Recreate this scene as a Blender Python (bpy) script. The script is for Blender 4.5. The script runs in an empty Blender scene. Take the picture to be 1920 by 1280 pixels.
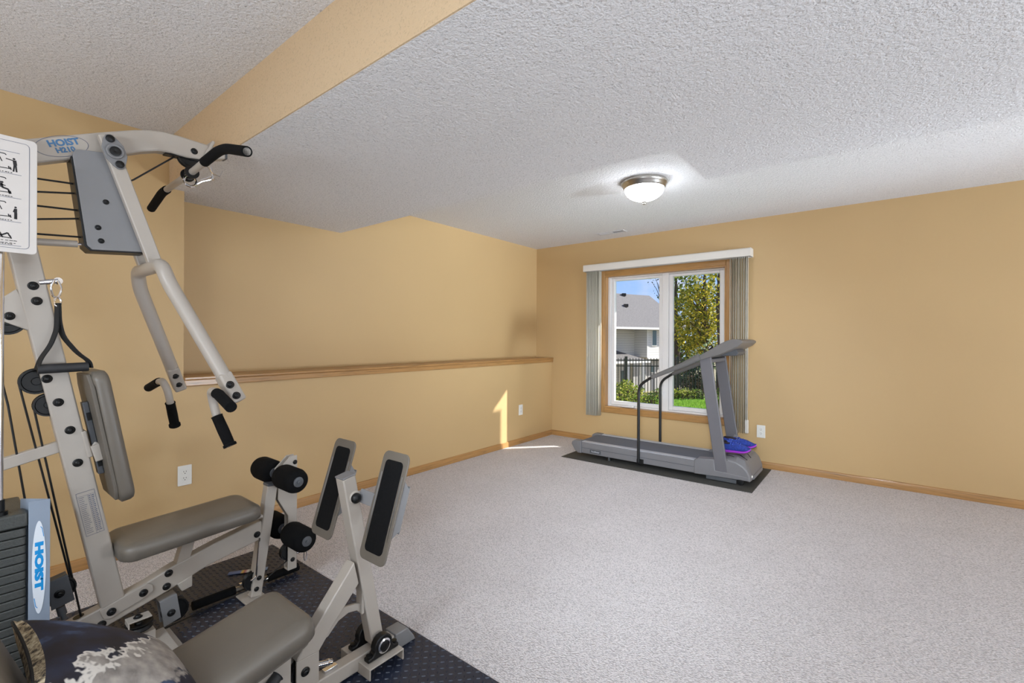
import bpy, bmesh, math, random
from mathutils import Vector, Matrix
random.seed(7)
S = bpy.context.scene
COL = S.collection
R = math.radians
V = Vector

# ------------------------------------------------------------------ camera
YAW, ROLL, FPX, HZ, CAMH = 38.448, 0.263, 865.53, 634.34, 1.25
_a, _r = R(YAW), R(ROLL)
CF = V((-math.sin(_a), math.cos(_a), 0)); _R = V((math.cos(_a), math.sin(_a), 0)); _U = V((0, 0, 1))
CR = _R * math.cos(_r) + _U * math.sin(_r); CU = _U * math.cos(_r) - _R * math.sin(_r)
cam_d = bpy.data.cameras.new('camera'); cam = bpy.data.objects.new('camera', cam_d); COL.objects.link(cam)
m = Matrix((CR, CU, -CF)).transposed().to_4x4(); m.translation = V((0, 0, CAMH)); cam.matrix_world = m
cam_d.sensor_width = 36; cam_d.lens = FPX / 1920 * 36; cam_d.shift_y = -(640 - HZ) / 1920
cam_d.clip_start = 0.05; cam_d.clip_end = 400
S.camera = cam

# ------------------------------------------------------------------ world, sun, added fill lights, exposure
S.view_settings.view_transform = 'Standard'; S.view_settings.look = 'None'
S.view_settings.exposure = 0.48; S.view_settings.gamma = 1.0; S.view_settings.use_curve_mapping = False

def lin(c):
    return tuple(((x / 255) / 12.92 if x / 255 <= .04045 else (((x / 255) + .055) / 1.055) ** 2.4) for x in c) + (1,)

W = bpy.data.worlds.new('sky'); S.world = W; W.use_nodes = True
nt = W.node_tree; nt.nodes.clear()
n_out = nt.nodes.new('ShaderNodeOutputWorld'); n_bg = nt.nodes.new('ShaderNodeBackground')
n_tc = nt.nodes.new('ShaderNodeTexCoord'); n_sep = nt.nodes.new('ShaderNodeSeparateXYZ')
n_rmp = nt.nodes.new('ShaderNodeValToRGB'); n_no = nt.nodes.new('ShaderNodeTexNoise'); n_cr = nt.nodes.new('ShaderNodeValToRGB')
n_mx = nt.nodes.new('ShaderNodeMix'); n_mx.data_type = 'RGBA'
nt.links.new(n_tc.outputs['Generated'], n_sep.inputs[0]); nt.links.new(n_sep.outputs['Z'], n_rmp.inputs[0])
e = n_rmp.color_ramp.elements
e[0].position = 0.0; e[0].color = lin((196, 220, 252)); e[1].position = 0.6; e[1].color = lin((92, 140, 226))
e2 = n_rmp.color_ramp.elements.new(0.14); e2.color = lin((150, 190, 250))
nt.links.new(n_tc.outputs['Generated'], n_no.inputs['Vector']); n_no.inputs['Scale'].default_value = 5.5; n_no.inputs['Detail'].default_value = 5
e = n_cr.color_ramp.elements; e[0].position = .48; e[0].color = (0, 0, 0, 1); e[1].position = .66; e[1].color = (1, 1, 1, 1)
nt.links.new(n_no.outputs['Fac'], n_cr.inputs[0]); nt.links.new(n_cr.outputs[0], n_mx.inputs['Factor'])
nt.links.new(n_rmp.outputs[0], n_mx.inputs[6]); n_mx.inputs[7].default_value = lin((238, 236, 248))
nt.links.new(n_mx.outputs[2], n_bg.inputs[0]); n_bg.inputs[1].default_value = .82
nt.links.new(n_bg.outputs[0], n_out.inputs[0])

sun_d = bpy.data.lights.new('sun', 'SUN'); sun = bpy.data.objects.new('sun', sun_d); COL.objects.link(sun)
SUN_DIR = V((-1, -1.12, -0.98)).normalized()
sun.rotation_euler = SUN_DIR.to_track_quat('-Z', 'Y').to_euler(); sun.location = (10, 15, 12)
sun_d.energy = 7.6; sun_d.angle = R(0.6); sun_d.color = (1.0, .96, .90)

def area(name, loc, target, size, watt, col=(1, 1, 1)):
    d = bpy.data.lights.new(name, 'AREA'); d.shape = 'DISK'; d.size = size; d.energy = watt; d.color = col
    o = bpy.data.objects.new(name, d); COL.objects.link(o); o.location = loc
    o.rotation_euler = (V(target) - V(loc)).to_track_quat('-Z', 'Y').to_euler()
    return o
COOL = (.78, .89, 1.0)
area('fill_up_rear', (0.4, -2.3, .9), (0.3, -1.9, 2.4), 1.2, 95, COOL)  # unseen fill added behind the camera, bounced off the ceiling
area('fill_up_side', (4.0, 1.2, .8), (3.4, 1.6, 2.4), 1.2, 58, COOL)  # unseen ceiling fill added out of frame to the right
fu = area('fill_up_far', (4.6, 3.7, .5), (0.2, 3.8, 2.3), 1.0, 36, COOL); fu.data.spread = R(110)  # added fill for the ceiling near the window, out of frame
fb = area('fill_beam', (5.3, 3.6, .55), (-1.7, 3.6, 2.2), 0.6, 9, COOL); fb.data.spread = R(32)  # narrow added fill, brightens the ceiling around the round light
area('fill_down_rear', (-1.0, -2.2, 2.38), (-1.0, -2.2, 0), 0.8, 60, COOL)  # added downward fill behind the camera, no fixture there
area('fill_down_middle', (1.8, 0.0, 2.38), (1.8, 0.0, 0), 0.6, 35, COOL)  # added downward fill out of view, no fixture there
fl = area('fill_front', (0.02, -.15, 1.5), (-2.3, 5.0, .15), 0.5, 10.5, COOL); fl.data.spread = R(56)  # added fill beside the camera, brightens the far left of the room

# ------------------------------------------------------------------ materials
MATS = {}
class NT:
    def __init__(s, name):
        s.m = bpy.data.materials.new(name); s.m.use_nodes = True; s.t = s.m.node_tree
        s.b = s.t.nodes['Principled BSDF']; s.out = s.t.nodes['Material Output']
    def n(s, typ, **kw):
        o = s.t.nodes.new(typ)
        for k, v in kw.items():
            if hasattr(o, k): setattr(o, k, v)
            else: o.inputs[k.replace('_', ' ')].default_value = v
        return o
    def l(s, a, b): s.t.links.new(a, b)
    def co(s, scale=(1, 1, 1), kind='Object', rot=(0, 0, 0)):
        tc = s.n('ShaderNodeTexCoord'); mp = s.n('ShaderNodeMapping'); mp.inputs['Scale'].default_value = scale; mp.inputs['Rotation'].default_value = rot
        s.l(tc.outputs[kind], mp.inputs[0]); return mp.outputs[0]
    def noise(s, vec, scale, detail=3, rough=.5):
        o = s.n('ShaderNodeTexNoise'); o.inputs['Scale'].default_value = scale; o.inputs['Detail'].default_value = detail; o.inputs['Roughness'].default_value = rough
        s.l(vec, o.inputs['Vector']); return o.outputs['Fac']
    def ramp(s, fac, stops):
        o = s.n('ShaderNodeValToRGB'); el = o.color_ramp.elements
        while len(el) < len(stops): el.new(.5)
        for e_, (p, c) in zip(el, stops): e_.position = p; e_.color = c
        s.l(fac, o.inputs[0]); return o.outputs[0]
    def bump(s, h, strength=.3, dist=.01):
        o = s.n('ShaderNodeBump'); o.inputs['Strength'].default_value = strength; o.inputs['Distance'].default_value = dist
        s.l(h, o.inputs['Height']); s.l(o.outputs[0], s.b.inputs['Normal'])
    def done(s): MATS[s.m.name] = s.m; return s.m

def g(v): return (v, v, v, 1)
def simple(name, rgb, rough=.5, metal=0, spec=.5, var=.06, vscale=14, bump=0, bscale=200, bdist=.001, coat=0):
    t = NT(name); b = t.b
    c = lin(rgb)
    vec = t.co()
    f = t.noise(vec, vscale, 4)
    t.l(t.ramp(f, [(.3, tuple(x * (1 - var) for x in c[:3]) + (1,)), (.7, tuple(min(1, x * (1 + var)) for x in c[:3]) + (1,))]), b.inputs['Base Color'])
    b.inputs['Roughness'].default_value = rough; b.inputs['Metallic'].default_value = metal
    b.inputs['Specular IOR Level'].default_value = spec; b.inputs['Coat Weight'].default_value = coat
    if bump: t.bump(t.noise(vec, bscale, 2), bump, bdist)
    return t.done()

PAINT = simple('wall_paint', (198, 166, 118), .5, spec=.5, var=.012, vscale=2, bump=.12, bscale=260, bdist=.0008)
def popcorn(name, rgb, dark=.62, scale=95, amt=1.0):
    t = NT(name); c = lin(rgb); vec = t.co()
    n1 = t.noise(vec, scale, 3, .65); n2 = t.noise(vec, scale * .45, 2)
    t.l(t.ramp(n1, [(.34, tuple(x * dark for x in c[:3]) + (1,)), (.44, c)]), t.b.inputs['Base Color'])
    mth = t.n('ShaderNodeMath', operation='ADD'); t.l(n1, mth.inputs[0]); t.l(n2, mth.inputs[1])
    t.bump(mth.outputs[0], amt, .007)
    t.b.inputs['Roughness'].default_value = .95; t.b.inputs['Specular IOR Level'].default_value = .1
    return t.done()
POP = popcorn('popcorn_ceiling', (232, 230, 230), .7, 128, .95)
POP_PAINT = popcorn('painted_popcorn', (212, 186, 152), .84, 130, .35)

def oak(name, rot, rgb=(178, 132, 78)):
    t = NT(name); c = lin(rgb); vec = t.co(rot)
    f = t.noise(vec, 9, 5, .6)
    t.l(t.ramp(f, [(.32, tuple(x * .55 for x in c[:3]) + (1,)), (.45, tuple(x * .9 for x in c[:3]) + (1,)), (.6, c), (.75, tuple(min(1, x * 1.12) for x in c[:3]) + (1,))]), t.b.inputs['Base Color'])
    t.b.inputs['Roughness'].default_value = .38; t.b.inputs['Coat Weight'].default_value = .15
    t.bump(f, .15, .001)
    return t.done()
OAK_X = oak('oak_grain_along_wall', (.5, 14, 14)); OAK_Y = oak('oak_grain_along_ledge', (14, .5, 14)); OAK_Z = oak('oak_grain_upright', (14, 14, .5))

def carpet():
    t = NT('berber_carpet'); vec = t.co()
    vo = t.n('ShaderNodeTexVoronoi'); vo.inputs['Scale'].default_value = 1; mp = t.co((120, 215, 1)); t.l(mp, vo.inputs['Vector'])
    inv = t.n('ShaderNodeMath', operation='SUBTRACT'); inv.inputs[0].default_value = 1; t.l(vo.outputs['Distance'], inv.inputs[1])
    n2 = t.noise(vec, 3, 4); n3 = t.noise(vec, 60, 3, .7)
    base = t.ramp(n3, [(.3, lin((222, 214, 214))), (.7, lin((234, 227, 226)))])
    mx = t.n('ShaderNodeMix', data_type='RGBA', blend_type='MULTIPLY'); mx.inputs['Factor'].default_value = 1
    t.l(base, mx.inputs[6]); t.l(t.ramp(inv.outputs[0], [(.25, g(.68)), (.62, g(1))]), mx.inputs[7])
    mx2 = t.n('ShaderNodeMix', data_type='RGBA', blend_type='MULTIPLY'); mx2.inputs['Factor'].default_value = 1
    t.l(mx.outputs[2], mx2.inputs[6]); t.l(t.ramp(n2, [(.3, g(.94)), (.7, g(1))]), mx2.inputs[7])
    t.l(mx2.outputs[2], t.b.inputs['Base Color']); t.b.inputs['Roughness'].default_value = 1; t.b.inputs['Specular IOR Level'].default_value = .05
    t.bump(inv.outputs[0], .8, .006)
    return t.done()
CARPET = carpet()
WHITE_FRAME = simple('white_powder_coat', (171, 162, 152), .36, spec=.5, var=.015, bump=.04, bscale=500, bdist=.0004)
GREY_FRAME = simple('grey_powder_coat', (122, 121, 122), .42, var=.02)
SHROUD = simple('blue_grey_steel', (140, 152, 168), .4, var=.02)
UPH = simple('taupe_vinyl', (106, 99, 90), .38, spec=.45, var=.03, vscale=5, bump=.12, bscale=420, bdist=.0006)
UPH_BACK = simple('taupe_board', (98, 91, 82), .6, var=.05)
BLACK = simple('black_plastic', (15, 15, 16), .42, spec=.35, var=.1)
RUBBER = simple('black_rubber', (38, 38, 40), .6, var=.1, bump=.15, bscale=300)
FOAM = simple('black_foam', (17, 17, 18), .95, spec=.15, var=.2, vscale=120, bump=.5, bscale=420, bdist=.001)
GREYCAP = simple('dark_grey_plastic', (78, 80, 84), .45, var=.04)
CHROME = simple('chrome', (225, 225, 228), .12, metal=1, var=.01)
NICKEL = simple('brushed_nickel', (176, 172, 166), .28, metal=1, var=.02)
IRON = simple('hammered_iron', (70, 72, 70), .42, spec=.5, var=.15, vscale=150, bump=.5, bscale=170, bdist=.002)
MATRUB = simple('gym_mat_rubber', (33, 39, 55), .38, spec=.55, var=.12, vscale=30, bump=.1, bscale=300)
TMAT = simple('treadmill_mat_vinyl', (62, 61, 58), .7, var=.12, vscale=40, bump=.4, bscale=220, bdist=.002)
TM_GREY = simple('treadmill_grey_plastic', (116, 114, 116), .42, var=.02)
TM_LIGHT = simple('treadmill_light_strip', (176, 177, 183), .4, var=.02)
TM_POST = simple('treadmill_post_paint', (100, 98, 102), .4, var=.02)
TM_CONSOLE = simple('treadmill_console_plastic', (104, 100, 98), .42, var=.02)
TM_BELT = simple('treadmill_belt', (92, 96, 106), .6, var=.05, vscale=6, bump=.15, bscale=500)
TM_FOAM = simple('grey_grip_foam', (100, 97, 95), .7, var=.04)
TM_BLACK = simple('black_handrail_paint', (20, 21, 23), .35, var=.05)
VINYL = simple('white_vinyl', (226, 222, 220), .4, var=.01)
PVC = simple('valance_pvc', (224, 218, 210), .45, var=.01)
PLATE = simple('outlet_plastic', (232, 229, 222), .35, var=.01)
SLOT = simple('outlet_slot', (60, 56, 52), .6)
VENTM = simple('register_enamel', (206, 204, 206), .5, var=.01)
DARKGAP = simple('register_gap', (70, 70, 72), .8)
PLACARD = simple('placard_white', (206, 199, 193), .4, var=.008)
INK = simple('black_ink', (32, 30, 32), .6)
INKBLUE = simple('grey_blue_ink', (92, 98, 118), .6)
LOGO_W = simple('decal_white', (226, 232, 240), .4, var=.005)
LOGO_B = simple('decal_blue', (22, 148, 218), .4, var=.005)
LOGO_N = simple('decal_steel_blue', (66, 110, 150), .4, var=.01)
STRAP = simple('black_webbing', (22, 22, 23), .8, var=.15, vscale=100)

def vane_mat():
    t = NT('vinyl_vane'); c = lin((230, 224, 208))
    t.l(t.ramp(t.noise(t.co(), 6, 2), [(.3, c), (.7, lin((236, 230, 216)))]), t.b.inputs['Base Color'])
    t.b.inputs['Roughness'].default_value = .5
    tr = t.n('ShaderNodeBsdfTranslucent'); tr.inputs[0].default_value = lin((235, 230, 215))
    mx = t.n('ShaderNodeMixShader'); mx.inputs[0].default_value = .25
    t.l(t.b.outputs[0], mx.inputs[1]); t.l(tr.outputs[0], mx.inputs[2]); t.l(mx.outputs[0], t.out.inputs[0])
    return t.done()
VANE = vane_mat()
def glass_mat():
    t = NT('window_glass')
    tr = t.n('ShaderNodeBsdfTransparent'); tr.inputs[0].default_value = (.97, .98, .98, 1)
    gl = t.n('ShaderNodeBsdfGlossy'); gl.inputs['Roughness'].default_value = .02
    lw = t.n('ShaderNodeLayerWeight'); pw = t.n('ShaderNodeMath', operation='POWER'); t.l(lw.outputs['Facing'], pw.inputs[0]); pw.inputs[1].default_value = 5
    fr = t.n('ShaderNodeMath', operation='MULTIPLY_ADD'); t.l(pw.outputs[0], fr.inputs[0]); fr.inputs[1].default_value = .7; fr.inputs[2].default_value = .02
    mx = t.n('ShaderNodeMixShader'); t.l(fr.outputs[0], mx.inputs[0]); t.l(tr.outputs[0], mx.inputs[1]); t.l(gl.outputs[0], mx.inputs[2])
    t.l(mx.outputs[0], t.out.inputs[0]); return t.done()
GLASS = glass_mat()
def emit(name, rgb, k):
    t = NT(name); t.b.inputs['Base Color'].default_value = lin(rgb)
    t.b.inputs['Emission Color'].default_value = lin(rgb); t.b.inputs['Emission Strength'].default_value = k
    return t.done()
DOME = emit('lit_glass_dome', (240, 246, 255), 24.0)

def leaf_mat(name, stops):
    t = NT(name); ge = t.n('ShaderNodeNewGeometry')
    col = t.ramp(ge.outputs['Random Per Island'], stops)
    t.l(col, t.b.inputs['Base Color']); t.b.inputs['Roughness'].default_value = .6; t.b.inputs['Specular IOR Level'].default_value = .2
    tr = t.n('ShaderNodeBsdfTranslucent'); t.l(col, tr.inputs[0])
    mx = t.n('ShaderNodeMixShader'); mx.inputs[0].default_value = .45
    t.l(t.b.outputs[0], mx.inputs[1]); t.l(tr.outputs[0], mx.inputs[2]); t.l(mx.outputs[0], t.out.inputs[0])
    return t.done()
LEAF_Y = leaf_mat('autumn_maple_leaf', [(0, lin((58, 72, 18))), (.35, lin((118, 126, 28))), (.7, lin((186, 172, 44))), (1, lin((232, 206, 84)))])
LEAF_G = leaf_mat('green_leaf', [(0, lin((48, 68, 26))), (.5, lin((84, 108, 40))), (1, lin((140, 148, 66)))])
LEAF_B = leaf_mat('yellow_green_shrub_leaf', [(0, lin((74, 92, 32))), (.4, lin((118, 138, 48))), (.8, lin((176, 176, 72))), (1, lin((206, 196, 120)))])
LEAF_D = leaf_mat('dark_evergreen_leaf', [(0, lin((22, 34, 26))), (.6, lin((44, 62, 46))), (1, lin((74, 92, 62)))])
GRASSB = leaf_mat('grass_blade', [(0, lin((86, 126, 40))), (.5, lin((122, 164, 56))), (1, lin((164, 196, 84)))])
BARK = simple('bark', (70, 58, 48), .9, var=.3, vscale=9, bump=.6, bscale=30, bdist=.02)
LAWN = simple('lawn_ground', (104, 142, 52), .95, spec=.1, var=.25, vscale=3)
DRYG = simple('leaf_strewn_ground', (150, 140, 112), .95, spec=.1, var=.2, vscale=2)
FENCEM = simple('black_fence_paint', (30, 32, 32), .5)
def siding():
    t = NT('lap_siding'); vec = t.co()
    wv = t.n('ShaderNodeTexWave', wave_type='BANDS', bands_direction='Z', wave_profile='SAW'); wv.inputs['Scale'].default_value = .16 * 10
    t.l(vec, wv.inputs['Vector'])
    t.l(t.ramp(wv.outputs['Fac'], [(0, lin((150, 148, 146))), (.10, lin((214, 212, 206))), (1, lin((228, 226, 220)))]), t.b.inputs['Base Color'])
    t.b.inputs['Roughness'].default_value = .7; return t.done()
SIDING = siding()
def shingle():
    t = NT('asphalt_shingles'); vec = t.co((3, 3, 9))
    f = t.noise(vec, 4, 5, .7)
    t.l(t.ramp(f, [(.3, lin((84, 81, 80))), (.7, lin((134, 130, 126)))]), t.b.inputs['Base Color']); t.b.inputs['Roughness'].default_value = .95
    return t.done()
SHINGLE = shingle()
HTRIM = simple('house_trim', (236, 234, 228), .6)
HGLASS = simple('house_window_glass', (92, 116, 122), .15, var=.2, vscale=1)
HSTONE = simple('house_lower_wall', (186, 182, 176), .8, var=.08)
BRICKM = simple('garden_pillar', (176, 128, 104), .9, var=.2, vscale=6)

# ------------------------------------------------------------------ mesh helpers
WL = {}
class MB:
    def __init__(s): s.v = []; s.f = []; s.mi = []; s.cur = 0
    def add(s, vs, fs):
        o = len(s.v); s.v += [tuple(v) for v in vs]
        for f in fs: s.f.append([i + o for i in f]); s.mi.append(s.cur)
        return s
    def box(s, x0, x1, y0, y1, z0, z1):
        return s.add([(x0, y0, z0), (x1, y0, z0), (x1, y1, z0), (x0, y1, z0), (x0, y0, z1), (x1, y0, z1), (x1, y1, z1), (x0, y1, z1)],
                     [(0, 3, 2, 1), (4, 5, 6, 7), (0, 1, 5, 4), (1, 2, 6, 5), (2, 3, 7, 6), (3, 0, 4, 7)])
    def prism(s, pts, axis, a0, a1):                       # polygon pts (2-D) swept along an axis
        n = len(pts); area2 = sum(pts[i][0] * pts[(i + 1) % n][1] - pts[(i + 1) % n][0] * pts[i][1] for i in range(n))
        def mk(p, a): return (a, p[0], p[1]) if axis == 'x' else ((p[0], a, p[1]) if axis == 'y' else (p[0], p[1], a))
        if (area2 < 0) != (axis == 'y'): pts = pts[::-1]
        vs = [mk(p, a0) for p in pts] + [mk(p, a1) for p in pts]
        fs = [list(range(n))[::-1], list(range(n, 2 * n))] + [(i, (i + 1) % n, n + (i + 1) % n, n + i) for i in range(n)]
        return s.add(vs, fs)
    def bar(s, p0, p1, w, h, side=(1, 0, 0)):              # rectangular bar; w along side, h across
        p0, p1, side = V(p0), V(p1), V(side)
        d = (p1 - p0).normalized(); sd = (side - d * side.dot(d)).normalized(); up = d.cross(sd)
        vs = [p + sd * (a * w / 2) + up * (b * h / 2) for p in (p0, p1) for a, b in ((-1, -1), (1, -1), (1, 1), (-1, 1))]
        return s.add(vs, [(0, 3, 2, 1), (4, 5, 6, 7), (0, 1, 5, 4), (1, 2, 6, 5), (2, 3, 7, 6), (3, 0, 4, 7)])
    def tube(s, pts, r, n=12, closed=False, cap=True):
        pts = [V(p) for p in pts]; rs = r if isinstance(r, (list, tuple)) else [r] * len(pts)
        N = len(pts); rings = []
        t0 = (pts[1] - pts[0]).normalized(); nrm = t0.orthogonal().normalized()
        for i, p in enumerate(pts):
            if closed: t = (pts[(i + 1) % N] - pts[i - 1]).normalized()
            elif i == 0: t = t0
            elif i == N - 1: t = (pts[-1] - pts[-2]).normalized()
            else: t = ((pts[i + 1] - p).normalized() + (p - pts[i - 1]).normalized()).normalized()
            nrm = (nrm - t * nrm.dot(t)).normalized(); b = t.cross(nrm)
            rings.append([p + (nrm * math.cos(2 * math.pi * k / n) + b * math.sin(2 * math.pi * k / n)) * rs[i] for k in range(n)])
        vs = [v for rg in rings for v in rg]; fs = []
        for i in range(N if closed else N - 1):
            for k in range(n):
                a, b_ = i * n + k, i * n + (k + 1) % n; c, d = ((i + 1) % N) * n + (k + 1) % n, ((i + 1) % N) * n + k
                fs.append((a, b_, c, d))
        if cap and not closed: fs += [list(range(n))[::-1], [(N - 1) * n + k for k in range(n)]]
        return s.add(vs, fs)
    def lathe(s, prof, c, axis, n=24):                     # prof: (radius, height along axis)
        c, axis = V(c), V(axis).normalized(); u = axis.orthogonal().normalized(); w = axis.cross(u)
        vs = []; fs = []
        for (r, h) in prof:
            for k in range(n):
                a = 2 * math.pi * k / n; vs.append(c + axis * h + (u * math.cos(a) + w * math.sin(a)) * max(r, 1e-5))
        for i in range(len(prof) - 1):
            for k in range(n): fs.append((i * n + k, i * n + (k + 1) % n, (i + 1) * n + (k + 1) % n, (i + 1) * n + k))
        if prof[0][0] > 1e-4: fs.append(list(range(n))[::-1])
        if prof[-1][0] > 1e-4: fs.append([(len(prof) - 1) * n + k for k in range(n)])
        return s.add(vs, fs)

def link(o, parent, wloc):
    COL.objects.link(o); WL[o.name] = V(wloc)
    if parent: o.parent = parent; o.location = V(wloc) - WL[parent.name]
    else: o.location = wloc
def obj(name, mb, mat, parent=None, bevel=0, seg=2, smooth=40, sub=0, label=None, recentre=True):
    mats = mat if isinstance(mat, (list, tuple)) else [mat]
    vs = [V(v) for v in mb.v]
    lo = V([min(v[i] for v in vs) for i in range(3)]); hi = V([max(v[i] for v in vs) for i in range(3)])
    c = V(((lo.x + hi.x) / 2, (lo.y + hi.y) / 2, lo.z)) if recentre else V((0, 0, 0))
    me = bpy.data.meshes.new(name); me.from_pydata([v - c for v in vs], [], mb.f)
    for mm in mats: me.materials.append(mm)
    if len(mats) > 1: me.polygons.foreach_set('material_index', mb.mi)
    if smooth:
        me.polygons.foreach_set('use_smooth', [True] * len(me.polygons)); me.set_sharp_from_angle(angle=R(smooth))
    me.update()
    o = bpy.data.objects.new(name, me); link(o, parent, c)
    if bevel:
        b = o.modifiers.new('bevel', 'BEVEL'); b.width = bevel; b.segments = seg; b.limit_method = 'ANGLE'; b.angle_limit = R(35); b.harden_normals = False
        me.polygons.foreach_set('use_smooth', [True] * len(me.polygons))
        w = o.modifiers.new('wn', 'WEIGHTED_NORMAL'); w.keep_sharp = True
    if sub:
        q = o.modifiers.new('sub', 'SUBSURF'); q.levels = sub; q.render_levels = sub
    if label: o['label'] = label
    return o
def inst(name, mesh, wloc, parent=None, rot=(0, 0, 0)):
    o = bpy.data.objects.new(name, mesh); link(o, parent, wloc); o.rotation_euler = rot
    return o
def tag(o, label=None, cat=None, group=None, kind=None):
    if label: o['label'] = label
    if cat: o['category'] = cat
    if group: o['group'] = group
    if kind: o['kind'] = kind
    return o
def thing(name, loc, label, cat, group=None):
    o = bpy.data.objects.new(name, None); o.empty_display_size = .1; link(o, None, loc)
    return tag(o, label, cat, group)
def struct(o): o['kind'] = 'structure'; return o
def fillet(pts, rad, n=5):
    pts = [V(p) for p in pts]; out = [pts[0]]
    for i in range(1, len(pts) - 1):
        a, b, c = pts[i - 1], pts[i], pts[i + 1]; r = rad[i - 1] if isinstance(rad, (list, tuple)) else rad
        r1 = min(r, (a - b).length * .48, (c - b).length * .48)
        p, q = b + (a - b).normalized() * r1, b + (c - b).normalized() * r1
        for k in range(n + 1):
            t = k / n; out.append(p.lerp(b, t).lerp(b.lerp(q, t), t))
    out.append(pts[-1]); return out
def rrect(w, h, r, n=4, cx=0, cy=0):
    out = []
    for (sx, sy, a0) in ((1, 1, 0), (-1, 1, 90), (-1, -1, 180), (1, -1, 270)):
        for k in range(n + 1):
            a = R(a0 + 90 * k / n); out.append((cx + sx * (w / 2 - r) + r * math.cos(a), cy + sy * (h / 2 - r) + r * math.sin(a)))
    return out
def place(pts3, M): return [M @ V(p) for p in pts3]
def frame(o, xa, ya, za):                                   # matrix from origin and axes
    M = Matrix((V(xa), V(ya), V(za))).transposed().to_4x4(); M.translation = V(o); return M
def mbt(mb, M): mb.v = [tuple(M @ V(v)) for v in mb.v]; return mb
def cushion(w, l, h, r=.03, edge=.012, n=5):               # rounded upholstered slab, local: x width, y length, z up
    mb = MB(); rings = []
    prof = [(edge * 1.0, 0), (0, edge * .6), (0, h - edge * 1.3), (edge * .35, h - edge * .5), (edge * 1.2, h - .001), (edge * 3, h + .003)]
    for ins, z in prof: rings.append([(x, y, z) for x, y in rrect(w - 2 * ins, l - 2 * ins, max(r - ins, .004), n)])
    k = len(rings[0]); vs = [v for rg in rings for v in rg]; fs = [list(range(k))[::-1]]
    for i in range(len(rings) - 1):
        for j in range(k): fs.append((i * k + j, i * k + (j + 1) % k, (i + 1) * k + (j + 1) % k, (i + 1) * k + j))
    fs.append([(len(rings) - 1) * k + j for j in range(k)])
    return mb.add(vs, fs)
def text_mb(body, size, M, extrude=.0006, bold=.0, xs=1.0):
    cu = bpy.data.curves.new('txt', 'FONT'); cu.body = body; cu.size = size; cu.align_x = 'CENTER'; cu.align_y = 'CENTER'; cu.extrude = extrude; cu.offset = bold; cu.resolution_u = 3
    o = bpy.data.objects.new('txt', cu); COL.objects.link(o); dg = bpy.context.evaluated_depsgraph_get(); dg.update()
    me = bpy.data.meshes.new_from_object(o.evaluated_get(dg)); mb = MB()
    mb.add([M @ V((v.co.x * xs, v.co.y, v.co.z)) for v in me.vertices], [list(p.vertices) for p in me.polygons])
    bpy.data.objects.remove(o); bpy.data.curves.remove(cu); bpy.data.meshes.remove(me)
    return mb

# ------------------------------------------------------------------ room shell
D, XL, XR, ZC, ZS = 5.056, -3.341, -3.596, 2.447, 2.143
X1, Y0 = 5.6, -4.2
YN, YF, YF2, XN = 0.889, 2.172, 2.695, -0.761
YJ = 0.966
mb = MB().box(-3.9, X1 + .15, Y0 - .15, D + .15, -.1, 0); struct(obj('floor', mb, CARPET, smooth=0, recentre=False))
mb = MB().box(-3.9, X1 + .15, Y0 - .15, D + .15, ZC, ZC + .12); struct(obj('ceiling', mb, POP, smooth=0, recentre=False))
mb = MB()
mb.cur = 0; mb.prism([(XR, YN + .006), (X1, YN + .006), (X1, YF2), (XN, YF2), (XN, YF), (XR, YF)], 'z', ZS, ZC)
mb.cur = 1; mb.box(XR, X1, YN, YN + .006, ZS + .001, ZC)
struct(obj('ceiling_soffit', mb, [POP, POP_PAINT], smooth=0, recentre=False))
WX0, WX1, WZ0, WZ1 = -2.585, -1.222, .43, 2.005
mb = MB(); mb.box(XR, WX0, D, D + .16, 0, ZC); mb.box(WX1, X1, D, D + .16, 0, ZC); mb.box(WX0, WX1, D, D + .16, 0, WZ0); mb.box(WX0, WX1, D, D + .16, WZ1, ZC)
struct(obj('wall_far', mb, PAINT, smooth=0, recentre=False))
mb = MB(); mb.box(-3.9, XL, Y0, YJ, 0, ZC); mb.box(-3.9, XL, YJ, D + .16, 0, .955); mb.box(-3.9, XR, YJ, D + .16, .955, ZC)
struct(obj('wall_left', mb, PAINT, smooth=0, recentre=False))
struct(obj('wall_right', MB().box(X1, X1 + .15, Y0, D + .16, 0, ZC), PAINT, smooth=0, recentre=False))
struct(obj('wall_rear', MB().box(-3.9, X1, Y0 - .15, Y0, 0, ZC), PAINT, smooth=0, recentre=False))
BBP = [(0, 0), (.013, 0), (.013, .045), (.009, .06), (0, .063)]
mb = MB().prism([(XL + a, b) for a, b in BBP], 'y', Y0, D); struct(obj('baseboard_left', mb, OAK_Y, smooth=30, recentre=False))
mb = MB().prism([(D - a, b) for a, b in BBP], 'x', XL + .013, X1); struct(obj('baseboard_far', mb, OAK_X, smooth=30, recentre=False))
struct(obj('trim_ledge', MB().box(XR, XL + .022, YJ, D - .001, .985, 1.003).box(XL, XL + .016, YJ, D - .001, .946, .985), OAK_Y, bevel=.004, recentre=False))

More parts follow.
